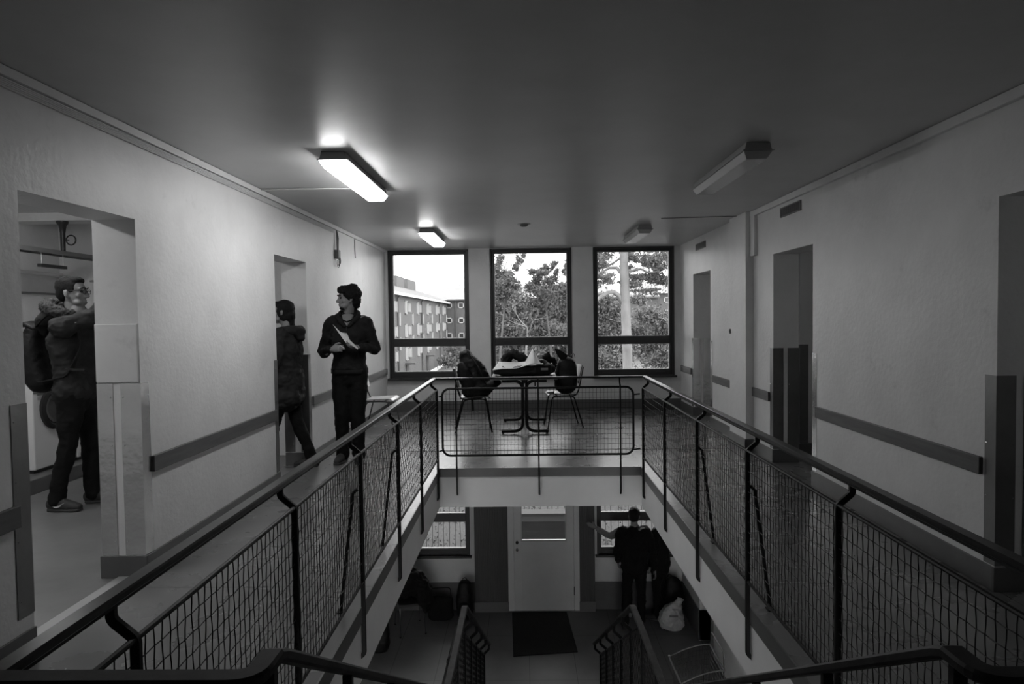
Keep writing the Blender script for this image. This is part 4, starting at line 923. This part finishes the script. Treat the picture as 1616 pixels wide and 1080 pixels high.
def person(label, base, face, look, J, top_m, leg_m, hair_m=HAIR, H=1.8, hair='short', coat=None, vox=.012, shoe_m=SHOE, sleeves=True, hands=((25, None), (25, None)), group=None, lean=0, beard=False, build_=1., legw=1.):
    """J: local joints (right, forward, up) for a 1.80 m figure; keys shL elL wrL kneeL ankL toeL and R; pelvis, chest, neck, head"""
    r, f, u = basis(face); k = H/1.8; B = Vector(base)
    W_ = lambda p: B + (r*p[0]+f*p[1]+u*p[2])*k
    G = {a: W_(b) for a, b in J.items() if a != 'hem'}
    root = thing('person', label, 'person', base, group)
    lk = Vector(look).normalized()
    b_ = build_
    sk = MB()
    sk.loft([G['pelvis'], G['waist'], G['chest'], G['chest']+(G['neck']-G['chest'])*.75], [(.15*k,.10*k), (.13*k,.09*k), (.16*k,.11*k), (.12*k,.07*k)], r, n=20)
    sk.loft([G['neck']-u*.05*k, G['neck']+u*.02*k, G['head']-u*.07*k-lk*.012], [(.062*k,.058*k), (.054*k,.054*k), (.052*k,.056*k)], r, n=14)
    P, m = head(sk, G['head'], lk, s=1.02*k)
    for sd in 'LR':
        sg = -1 if sd == 'L' else 1
        sk.loft([G['neck']+(G['sh'+sd]-G['neck'])*.4-u*.03, G['sh'+sd], G['el'+sd], G['wr'+sd]], [.045*k,.048*k,.036*k,.025*k], f, n=12)
        hp = W_((sg*.09*(1), 0, .90)) + (G['pelvis']-W_((0,0,.96)))
        sk.loft([hp, G['kn'+sd], G['an'+sd]], [.08*k,.052*k,.038*k], r, n=14)
        cu, spec_ = hands[0 if sd == 'L' else 1]
        d_, n_, t_ = spec_ if spec_ else ((G['wr'+sd]-G['el'+sd]).normalized(), -r*sg, f)
        hand(sk, G['wr'+sd]+Vector(d_).normalized()*.02, d_, n_, t_, cu, k*.98)
    finish(remesh(sk, min(vox, .0065) if vox <= .010 else .008, 1), 'body', SKIN, root)
    # eyes and brows
    for sg in (-1, 1):
        build(MB().ell(P(sg*.031, .077, .014), .0115*k, nu=12, nv=8), 'eye', mat('eye_dark', .03, .15) if 'eye_dark' not in bpy.data.materials else bpy.data.materials['eye_dark'], root, smooth=True)
        build(MB().loft([P(sg*.014,.097,.036), P(sg*.032,.094,.043), P(sg*.052,.080,.038)], [.0042,.005,.0032], (0,0,1), n=6, sub=2), 'eyebrow', hair_m, root, smooth=True)
    # hair
    hm = MB(); E = lambda p, q: hm.ell(P(*p), tuple(a*k*1.02 for a in q), m, 20, 14)
    if hair == 'short':
        E((0,-.028,.048), (.084,.098,.088)); E((0,.022,.098), (.062,.056,.030)); E((0,-.055,.0), (.072,.062,.070))
        for sg in (-1, 1): E((sg*.066,-.006,.040), (.016,.048,.045))
    elif hair == 'curly':
        E((0,-.034,.050), (.094,.106,.096)); E((0,-.070,-.010), (.080,.060,.080)); E((0,.034,.094), (.076,.070,.044)); E((0,-.075,-.065), (.055,.040,.035))
        for sg in (-1, 1): E((sg*.070,-.010,.035), (.026,.050,.055)); E((sg*.050,.060,.085), (.030,.032,.030)); E((sg*.045,-.05,.115), (.04,.05,.04))
        E((0,.062,.100), (.05,.035,.028))
    elif hair == 'tied':
        E((0,-.024,.042), (.086,.102,.090)); E((0,.030,.086), (.066,.064,.034)); E((0,-.070,-.030), (.066,.055,.085)); E((0,-.085,-.115), (.040,.034,.060))
        for sg in (-1, 1): E((sg*.062,-.004,.010), (.022,.052,.070)); E((sg*.055,-.02,-.05), (.022,.040,.05))
    finish(remesh(hm, .008, 2, .010 if hair == 'curly' else .005, 22 if hair == 'curly' else 16), 'hair', hair_m, root)
    if beard:
        E2 = MB(); E2.ell(P(0,.050,-.088), (.040,.040,.026), m); E2.ell(P(0,.079,-.043), (.020,.008,.004), m)
        finish(remesh(E2, .008, 2, .003, 30), 'beard', hair_m, root)
    # upper garment
    tm = MB(); hem = J['hem']
    cl = 1.0 if coat is None else coat
    a = b_*cl
    pts = [W_((J['pelvis'][0], J['pelvis'][1], hem)), G['pelvis'], G['waist'], G['chest'], G['chest']+(G['neck']-G['chest'])*.62, G['neck']-u*.015*k]
    tm.loft(pts, [(.185*a*k,.135*a*k), (.182*a*k,.135*a*k), (.165*a*k,.122*a*k), (.190*a*k,.132*a*k), (.165*a*k,.095*a*k), (.078*k,.074*k)], r, n=26, pw=2.2)
    for sd in 'LR':
        sg = -1 if sd == 'L' else 1
        s0 = G['neck']+(G['sh'+sd]-G['neck'])*.45-u*.045*k
        wr = G['wr'+sd]; el = G['el'+sd]; sh = G['sh'+sd]
        tm.loft([s0, sh-u*.012, sh+(el-sh)*.5, el, el+(wr-el)*.5, wr-(wr-el).normalized()*.012], [.062*a*k,.072*a*k,.064*a*k,.056*a*k,.050*a*k,.040*a*k], f, n=14)
    finish(remesh(tm, vox, 3, 0.018 if coat else .012, 8, seed=base[0]*3), 'jacket' if coat else 'sweater', top_m, root)
    # trousers
    lm = MB()
    lm.loft([G['pelvis']-u*.10*k, G['pelvis']-u*.02*k, G['pelvis']+u*.06*k], [(.165*k,.118*k),(.170*k,.122*k),(.155*k,.11*k)], r, n=22, pw=2.3)
    for sd in 'LR':
        sg = -1 if sd == 'L' else 1
        hp = W_((sg*.088, 0, .90)) + (G['pelvis']-W_((0,0,.96)))
        kn, an = G['kn'+sd], G['an'+sd]
        lm.loft([hp+u*.03*k, hp-u*.08*k, hp+(kn-hp)*.6, kn, kn+(an-kn)*.5, an-u*.02*k], [(.092*b_*k,.105*k), (.094*b_*k,.102*k), (.080*legw*k,.084*k), (.066*legw*k,.068*legw*k), (.060*legw*k,.064*legw*k), (.058*legw*k,.062*legw*k)], r, n=16)
    finish(remesh(lm, vox, 3, .010, 7, seed=base[0]*5+2), 'trousers', leg_m, root)
    for sd in 'LR':
        an, to = G['an'+sd], G['to'+sd]; d = (to-an); d.z = 0; d.normalize(); zg = to.z-.03*k
        z_ = lambda p, z: Vector((p.x, p.y, zg+z*k))
        sm = MB(); sd_ = Vector((d.y, -d.x, 0))
        sm.loft([z_(an-d*.045*k,.05), z_(an+d*.03*k,.055), z_(an+d*.11*k,.045), z_(an+d*.185*k,.034)], [(.036*k,.046*k),(.042*k,.050*k),(.047*k,.038*k),(.036*k,.026*k)], sd_, n=16)
        sm.loft([z_(an,.05), z_(an,.11)], [(.042*k,.046*k),(.044*k,.050*k)], sd_, n=14)
        so = finish(remesh(sm, .008, 2), 'shoe', shoe_m, root)
        q = MB(); q.loft([z_(an-d*.05*k,.013), z_(an+d*.04*k,.013), z_(an+d*.12*k,.013), z_(an+d*.19*k,.014)], [(.037*k,.012*k),(.041*k,.012*k),(.048*k,.012*k),(.036*k,.012*k)], sd_, n=14, pw=3.5); build(q, 'sole', SOLE, so, auto=True)
        lc = MB()
        for j in range(4): c_ = z_(an+d*(.055+.02*j)*k, .098-.010*j); lc.tube([c_-sd_*.022, c_+Vector((0,0,.006)), c_+sd_*.022], .0025, 5)
        build(lc, 'laces', WHITE2 if shoe_m is SHOE_L else CABLE, so)
    return root, G, P, m, (r, f, u)
STAND = dict(pelvis=(0,0,.96), waist=(0,0,1.10), chest=(0,.0,1.30), neck=(0,-.01,1.495), head=(0,.015,1.665), hem=.88,
    shL=(-.185,0,1.435), elL=(-.25,-.02,1.16), wrL=(-.26,.06,.92), shR=(.185,0,1.435), elR=(.25,-.02,1.16), wrR=(.26,.06,.92),
    knL=(-.10,.02,.50), anL=(-.11,-.01,.09), toL=(-.13,.16,.03), knR=(.10,.02,.50), anR=(.11,-.01,.09), toR=(.13,.16,.03))
def J(**kw): d = dict(STAND); d.update(kw); return d
UP = Vector((0,0,1))

# the man in the middle of the left walkway, holding papers and a cigarette
base = (-1.83, 7.05, 0)
root, G, P, m, (r, f, u) = person('dark-haired person in black hoodie on the walkway, holding papers and a cigarette, looking left', base, (.10,-1,0), (-.88,-.46,-.02),
    J(hem=.955, shL=(-.170,0,1.435), elL=(-.262,-.02,1.155), wrL=(-.135,.20,1.185), shR=(.170,0,1.435), elR=(.265,-.04,1.13), wrR=(.155,.19,1.165),
      anL=(-.07,-.02,.09), toL=(-.09,.15,.03), anR=(.09,-.02,.09), toR=(.12,.15,.03), knL=(-.075,.02,.50), knR=(.085,.02,.50)),
    CLOTH_D, CLOTH_K, hair='curly', H=1.83, vox=.009, beard=True, build_=1.0, legw=1.16,
    hands=((38, (Vector((-.75,-.35,.12)), Vector((0,.4,-.9))*-1, Vector((0,-1,.2)))), (42, (Vector((.85,-.35,.10)), Vector((.1,.9,-.2)), Vector((0,-.2,1))))))
k = 1.83/1.8
lp = lambda a, b, c: Vector(base)+(r*a+f*b+u*c)*k
hm = MB()
hm.loft([lp(-.11,.02,1.485), lp(-.06,-.075,1.52), lp(.0,-.10,1.525), lp(.06,-.075,1.52), lp(.11,.02,1.485)], [(.035,.028),(.05,.035),(.055,.04),(.05,.035),(.035,.028)], (0,0,1), n=14)
hm.loft([lp(-.115,.02,1.485), lp(-.075,.085,1.45), lp(-.02,.125,1.39)], [(.03,.022),(.032,.022),(.016,.014)], (0,0,1), n=12)
hm.loft([lp(.115,.02,1.485), lp(.075,.085,1.45), lp(.02,.125,1.39)], [(.03,.022),(.032,.022),(.016,.014)], (0,0,1), n=12)
finish(remesh(hm, .009, 2, .008, 14), 'hood', CLOTH_D, root)
sh_ = MB(); vv = [lp(-.062,.088,1.475), lp(.062,.088,1.475), lp(.012,.137,1.37), lp(-.012,.137,1.37)]
sh_.loft([lp(0,.045,1.50), lp(0,.088,1.455), lp(0,.112,1.40)], [(.060,.02),(.045,.02),(.012,.018)], r, n=14); build(sh_, 'shirt', CLOTH_V, root, smooth=True)
build(MB().tube([lp(-.064,.088,1.462), lp(0,.124,1.435), lp(.064,.088,1.462)], .007, 6), 'shirt_collar_band', CLOTH_D, root, smooth=True)
build(MB().tube([lp(0,.136,1.385), lp(0,.140,1.34)], .004, 6), 'zip_pull', CHROME, root)
build(MB().bar([lp(-.180,.0,.935), lp(-.12,.108,.93), lp(0,.135,.93), lp(.12,.108,.93), lp(.180,0,.935), lp(.12,-.112,.93), lp(0,-.135,.93), lp(-.12,-.112,.93)], .045, .014, side=(0,0,1), closed=True), 'waistband', CLOTH_D, root, smooth=True)
# folded papers in his left hand, cigarette in the right
def leaf(nm, pts, m, label, cat, th=.002):
    o = build(MB().add(pts, [tuple(range(len(pts)))]), nm, m); o.modifiers.new('thickness', 'SOLIDIFY').thickness = th; tag(o, label, cat) if label else None; return o
w = G['wrL']
leaf('folded_paper', [lp(.115,.255,1.415), lp(.0,.275,1.245), lp(-.035,.27,1.205), lp(-.085,.27,1.19), lp(-.055,.25,1.235), lp(-.02,.26,1.325), lp(.02,.26,1.33), lp(.045,.265,1.34)], PAPER, 'white folded paper leaflet held up against the chest of the person in the hoodie', 'paper')
leaf('paper_slip', [lp(-.03,.30,1.24), lp(-.125,.295,1.165), lp(-.135,.295,1.175), lp(-.05,.30,1.262)], PAPER, 'narrow white slip of paper under the hand of the person in the hoodie', 'paper')
cg = build(MB().tube([lp(.045,.27,1.205), lp(-.005,.30,1.17)], .0045, 8), 'cigarette', WHITE2, smooth=True); tag(cg, 'short white cigarette in the right hand of the person in the hoodie', 'cigarette')

# the man with the backpack in the laundry
base = (-3.61, 5.40, 0)
root, G, P, m, (r, f, u) = person('person in dark parka with fur hood, glasses and backpack, standing in the laundry', base, (1,.04,0), (1,.12,-.02),
    J(hem=.91, pelvis=(0,.0,.95), waist=(0,.0,1.10), chest=(0,-.02,1.30), neck=(0,.0,1.50), head=(0,.0,1.675),
      shL=(-.20,.0,1.44), elL=(-.20,.24,1.40), wrL=(-.14,.36,1.66), shR=(.20,.02,1.42), elR=(.19,.28,1.49), wrR=(.15,.37,1.64),
      knL=(-.10,.03,.50), anL=(-.12,.03,.09), toL=(-.14,.20,.03), knR=(.10,-.02,.50), anR=(.11,-.12,.09), toR=(.13,.07,.03)),
    CLOTH_P, CLOTH_K, hair='short', H=1.85, vox=.009, coat=1.06,
    hands=((30, (Vector((.45,.1,1)), Vector((1,0,-.3)), Vector((0,-1,0)))), (30, (Vector((.35,.1,1)), Vector((1,0,-.2)), Vector((0,1,0))))))
k = 1.85/1.8; lp = lambda a, b, c: Vector(base)+(r*a+f*b+u*c)*k
fm = MB(); fm.loft([lp(.10,.06,1.50), lp(.14,-.03,1.53), lp(.10,-.14,1.57), lp(0,-.18,1.585), lp(-.10,-.14,1.57), lp(-.14,-.03,1.53), lp(-.10,.06,1.50)], [.035,.045,.05,.052,.05,.045,.035], (0,0,1), n=14)
finish(remesh(fm, .009, 1, .014, 45), 'fur_trim', FUR, root)
hd = MB(); hd.loft([lp(0,-.10,1.52), lp(0,-.20,1.46), lp(0,-.22,1.38)], [(.15,.08),(.14,.07),(.09,.04)], r, n=18); finish(remesh(hd, .01, 2, .01, 9), 'hood', CLOTH_P, root)
gm = MB()
for sg in (-1, 1): gm.tube([P(sg*.034+.023*math.cos(R(a)), .103-.004*abs(math.cos(R(a))), .012+.017*math.sin(R(a))) for a in range(0, 360, 24)], .0024, 6, closed=True); gm.tube([P(sg*.056,.100,.016), P(sg*.078,.04,.020), P(sg*.080,-.015,.012)], .0024, 6)
gm.tube([P(-.012,.105,.015), P(.012,.105,.015)], .0024, 6); build(gm, 'glasses', DARKPL, root, smooth=True)
build(MB().loft([lp(0,.02,1.49), lp(0,.03,1.545)], [(.07,.075),(.062,.066)], r, n=18, sub=2), 'collar', CABLE, root, smooth=True)
build(MB().bar([lp(.205,.20,1.09), lp(.215,.06,1.10)], .012, .05, side=u), 'pocket_flap', CLOTH_P, root)
bk = thing('backpack', 'black backpack worn by the person in the parka', 'backpack', tuple(lp(0,-.3,.95)))
skin(MB().loft([lp(0,-.24,.98), lp(0,-.29,1.10), lp(0,-.30,1.26), lp(0,-.27,1.40)], [(.15,.085),(.16,.10),(.155,.09),(.13,.06)], r, pw=2.8), 'bag_body', NYLON, bk, .01, 2, .006, 7)
skin(MB().loft([lp(0,-.24,1.40), lp(0,-.31,1.44), lp(0,-.37,1.43)], [(.13,.03),(.13,.028),(.11,.015)], r, pw=2.8), 'top_flap', NYLON, bk, .009, 2, .004, 9)
for sg in (-1, 1): strap([lp(sg*.12,-.21,1.42), lp(sg*.13,-.10,1.52), lp(sg*.14,.08,1.47), lp(sg*.15,.155,1.28), lp(sg*.17,.04,1.04), lp(sg*.15,-.18,1.0)], .045, .010, 'shoulder_strap', NYLON, bk, tuple(r))
strap([lp(.10,-.38,1.40), lp(.10,-.385,1.25), lp(.10,-.375,1.10)], .02, .003, 'loose_strap', NYLON, bk, tuple(r))
an, to = G['anR'], G['toR']; d = (to-an); d.z = 0; d.normalize(); sd_ = Vector((d.y, -d.x, 0)); zg = to.z-.03*k
mk = MB(); top_ = []; bot_ = []
for j in range(11):
    t_ = j/10; off = .052-.006*abs(t_-.4)*4
    top_.append(an+d*(.0+.10*t_)+sd_*off+Vector((0,0,zg-an.z+.045+.035*(1-t_)**2*0+.030*t_**1.6))); bot_.append(top_[-1]-Vector((0,0,.016*math.sin(math.pi*min(1,(1-t_)*1.1))+.001)))
q_ = [p+sd_*.003 for p in top_+bot_[::-1]]; n_ = len(q_)
mk.add([p-sd_*.006 for p in q_]+q_, [tuple(range(n_)), tuple(range(n_, 2*n_))[::-1]]+[(a, (a+1) % n_, (a+1) % n_+n_, a+n_) for a in range(n_)])
build(mk, 'shoe_mark', WHITE2, root)
# the woman leaving through the second left doorway
base = (-2.37, 6.72, 0)
root, G, P, m, (r, f, u) = person('person in long dark rain jacket walking through the second left doorway', base, (-1,.0,0), (-1,-.05,-.03),
    J(hem=.76, elL=(-.235,.03,1.17), wrL=(-.20,.22,1.08), elR=(.235,.03,1.17), wrR=(.20,.22,1.08), knL=(-.09,.12,.50), anL=(-.09,.20,.09), toL=(-.09,.37,.03), knR=(.09,-.06,.50), anR=(.10,-.22,.09), toR=(.10,-.06,.03), head=(0,.03,1.665)),
    CLOTH_P, CLOTH_K, hair='tied', H=1.69, vox=.010, coat=1.2)
k = 1.69/1.8; lp = lambda a, b, c: Vector(base)+(r*a+f*b+u*c)*k
hd = MB(); hd.loft([lp(.13,.06,1.47), lp(.13,-.06,1.48), lp(0,-.15,1.47), lp(-.13,-.06,1.48), lp(-.13,.06,1.47)], [.03,.04,.048,.04,.03], (0,0,1), n=14); hd.loft([lp(0,-.12,1.46), lp(0,-.15,1.39)], [(.11,.05),(.07,.04)], r)
finish(remesh(hd, .01, 2, .012, 10), 'hood', CLOTH_P, root)

# downstairs: one with the back turned, one reaching to the window, one half hidden by the slab
base = (1.60, 10.20, ZL)
person('person in black seen from behind standing by the downstairs right window', base, (.12,1,0), (.2,1,0),
    J(hem=.90, elL=(-.25,-.02,1.14), elR=(.27,-.03,1.14), wrR=(.30,.02,.86), wrL=(-.24,.10,.95), anL=(-.15,-.08,.09), toL=(-.17,.08,.03), knL=(-.12,.02,.50), anR=(.10,.05,.09), toR=(.12,.22,.03)), CLOTH_K, CLOTH_K, hair='short', H=1.82, vox=.012, coat=1.1)
base = (1.66, 10.56, ZL)
person('person in light knit sweater reaching a long arm to the downstairs right window frame', base, (-.15,.95,0), (-.3,1,0),
    J(elL=(-.42,-.02,1.36), wrL=(-.64,-.02,1.50), elR=(.26,0,1.18), wrR=(.27,.10,.95), shL=(-.19,0,1.44)), CLOTH_L, CLOTH_K, hair='short', H=1.72, vox=.012, shoe_m=SHOE_L, hands=((10, (Vector((-1,0,.5)), Vector((0,1,0)), Vector((0,0,1)))), (25, None)))
base = (2.04, 10.50, ZL)
person('person in dark coat at the right edge of the downstairs window, partly hidden', base, (-.8,.5,0), (-.8,.5,0),
    J(hem=.80, elR=(.25,.02,1.16), wrR=(.20,.26,1.12)), CLOTH_K, CLOTH_K, hair='short', H=1.75, vox=.012, coat=1.12)

# ------------------------------------------------------------------ downstairs clutter
o = tag(skin(MB().loft([(2.13,10.12,ZL+.10), (2.16,10.12,ZL+.25), (2.24,10.12,ZL+.40)], [(.20,.13),(.16,.12),(.05,.05)], (1,0,0), pw=2.4).loft([(2.23,10.12,ZL+.38),(2.27,10.12,ZL+.46)], [(.04,.03),(.06,.02)], (1,0,0)), 'plastic_bag', PLASTICBAG, None, .011, 2, .022, 11), 'crumpled white plastic bag on the floor in the downstairs right corner', 'bag')
build(MB().obox((2.14, 9.985, ZL+.25), (.13, .003, .03)), 'printed_mark', CABLE, o)
bk = thing('backpack', 'black backpack on the floor behind the white plastic bag downstairs', 'backpack', (2.15, 10.63, ZL))
skin(MB().loft([(2.25,10.56,ZL+.12), (2.25,10.56,ZL+.35), (2.26,10.56,ZL+.55)], [(.18,.13),(.17,.12),(.12,.08)], (1,0,0), pw=2.6), 'bag_body', NYLON, bk, .012, 3, .012, 7)
strap([(2.16,10.58,ZL+.60), (2.20,10.56,ZL+.68), (2.27,10.58,ZL+.60)], .025, .006, 'carry_handle', NYLON, bk, (0,1,0))
bk = thing('backpack', 'tall black backpack standing against the ribbed panel left of the downstairs door', 'backpack', (-1.0, 10.45, ZL))
skin(MB().loft([(-.99,10.45,ZL+.12), (-1.0,10.45,ZL+.34), (-.99,10.45,ZL+.56)], [(.125,.12),(.135,.13),(.10,.09)], (1,0,0), pw=2.8), 'bag_body', NYLON, bk, .011, 3, .008, 7)
skin(MB().loft([(-.99,10.31,ZL+.15), (-.99,10.31,ZL+.30)], [(.10,.05),(.09,.045)], (1,0,0), pw=2.8), 'front_pocket', NYLON, bk, .011, 2, .004, 9)
strap([(-1.05,10.42,ZL+.62), (-.99,10.42,ZL+.70), (-.93,10.42,ZL+.62)], .025, .006, 'carry_handle', NYLON, bk, (0,1,0))
tb_ = thing('tote_bag', 'black tote bag with upright handles on the floor beneath the downstairs left window', 'bag', (-1.38, 10.5, ZL))
skin(MB().loft([(-1.38,10.5,ZL+.05), (-1.38,10.5,ZL+.32)], [(.20,.09),(.19,.05)], (1,0,0), pw=4), 'bag_body', CLOTH_K, tb_, .011, 2, .010, 9)
strap([(-1.53,10.47,ZL+.36), (-1.52,10.47,ZL+.50), (-1.22,10.47,ZL+.51), (-1.21,10.47,ZL+.36)], .025, .008, 'carry_handle', CLOTH_K, tb_, (0,1,0))
chair('stacking_chair', 'chair buried under dark coats beneath the downstairs left window', (-1.80, 10.15, ZL), R(-70), BROWN, STEEL_D)
o = tag(skin(MB().loft([(-2.10,10.2,ZL+.55), (-1.85,10.2,ZL+.72), (-1.62,10.15,ZL+.62), (-1.55,10.1,ZL+.50)], [(.20,.16),(.24,.20),(.18,.17),(.10,.10)], (0,1,0)).loft([(-1.9,10.3,ZL+.5), (-2.0,10.38,ZL+.95), (-1.85,10.38,ZL+.98)], [(.20,.10),(.14,.08),(.08,.05)], (1,0,0)).loft([(-1.65,10.1,ZL+.6),(-1.52,10.0,ZL+.35)], [(.1,.07),(.08,.05)], (0,1,0)), 'coat_pile', CLOTH_K, None, .014, 3, .05, 6), 'heap of dark coats thrown over a chair beneath the downstairs left window', 'coats')
tag(skin(MB().loft([(-2.12,9.5,ZL+.06), (-2.10,9.5,ZL+.28), (-2.08,9.5,ZL+.40)], [(.13,.12),(.12,.11),(.08,.07)], (1,0,0), pw=2.6), 'dark_bag', NYLON, None, .012, 2, .01, 8), 'small dark bag on the downstairs floor just under the left slab edge', 'bag')
# wire basket on a stand with a tall hoop handle
wb = thing('wire_basket', 'wire laundry basket with a tall hoop handle at the foot of the stairs, lower right', 'basket', (1.95, 7.95, ZL))
zb, zt_ = ZL+.16, ZL+.55; x0, x1, y0, y1 = 1.70, 2.19, 7.58, 8.20
rimz = lambda t_: zt_+.15*math.sin(t_*math.pi/2)
back = [(x0+(x1-x0)*j/8, y1, rimz(j/8)) for j in range(9)]; front = [(x1-(x1-x0)*j/8, y0, rimz(1-j/8)) for j in range(9)]
build(MB().tube(back+front, .008, 6, closed=True), 'rim', CABLE, wb, smooth=True)
build(MB().tube([(x0+.05,y0+.05,zb),(x0+.05,y1-.05,zb),(x1-.05,y1-.05,zb),(x1-.05,y0+.05,zb)], .006, 6, closed=True), 'bottom_ring', CABLE, wb)
mb = MB()
for i in range(1, 17):
    t_ = i/17; xb_ = x0+.05+(x1-x0-.1)*t_; yb_ = y0+.05+(y1-y0-.1)*t_
    for ya, yc in ((y0, y0+.05), (y1, y1-.05)): mb.tube([(x0+(x1-x0)*t_, ya, rimz(t_)), (xb_, yc, zb)], .002, 4)
    for xa, xc_, z_ in ((x0, x0+.05, rimz(0)), (x1, x1-.05, rimz(1))): mb.tube([(xa, y0+(y1-y0)*t_, z_), (xc_, yb_, zb)], .002, 4)
    mb.tube([(xb_, y0+.05, zb), (xb_, y1-.05, zb)], .002, 4)
for j in range(1, 9):
    q = j/9; e_ = .05*(1-q); ring = []
    for t_ in (0, .25, .5, .75, 1): ring.append((x0+e_+(x1-x0-2*e_)*t_, y1-e_, zb+(rimz(t_)-zb)*q))
    for t_ in (1, .75, .5, .25, 0): ring.append((x0+e_+(x1-x0-2*e_)*t_, y0+e_, zb+(rimz(t_)-zb)*q))
    mb.tube(ring, .002, 4, closed=True)
build(mb, 'wire_mesh', DARKPL, wb)
build(MB().tube(fillet([(x1+.01,y1-.02,zb+.1), (x1+.01,y1-.02,ZL+.87), (x1+.01,y0+.06,ZL+.87), (x1+.01,y0+.06,zb+.1)], .06), .009, 8), 'hoop_handle', STEEL_D, wb, smooth=True)
for x, y in ((x0+.06,y0+.06),(x0+.06,y1-.06),(x1-.06,y0+.06),(x1-.06,y1-.06)):
    build(MB().tube([(x,y,zb), (x,y,ZL+.06)], .009, 6), 'leg', CABLE, wb); build(MB().lathe((x,y-.012,ZL+.035), [(.034,0),(.034,.024)], 'y', 14), 'castor', DARKPL, wb)
build(MB().ell((x0, y1, zt_+.01), .013, nu=10, nv=6), 'rim_cap', WHITE2, wb)
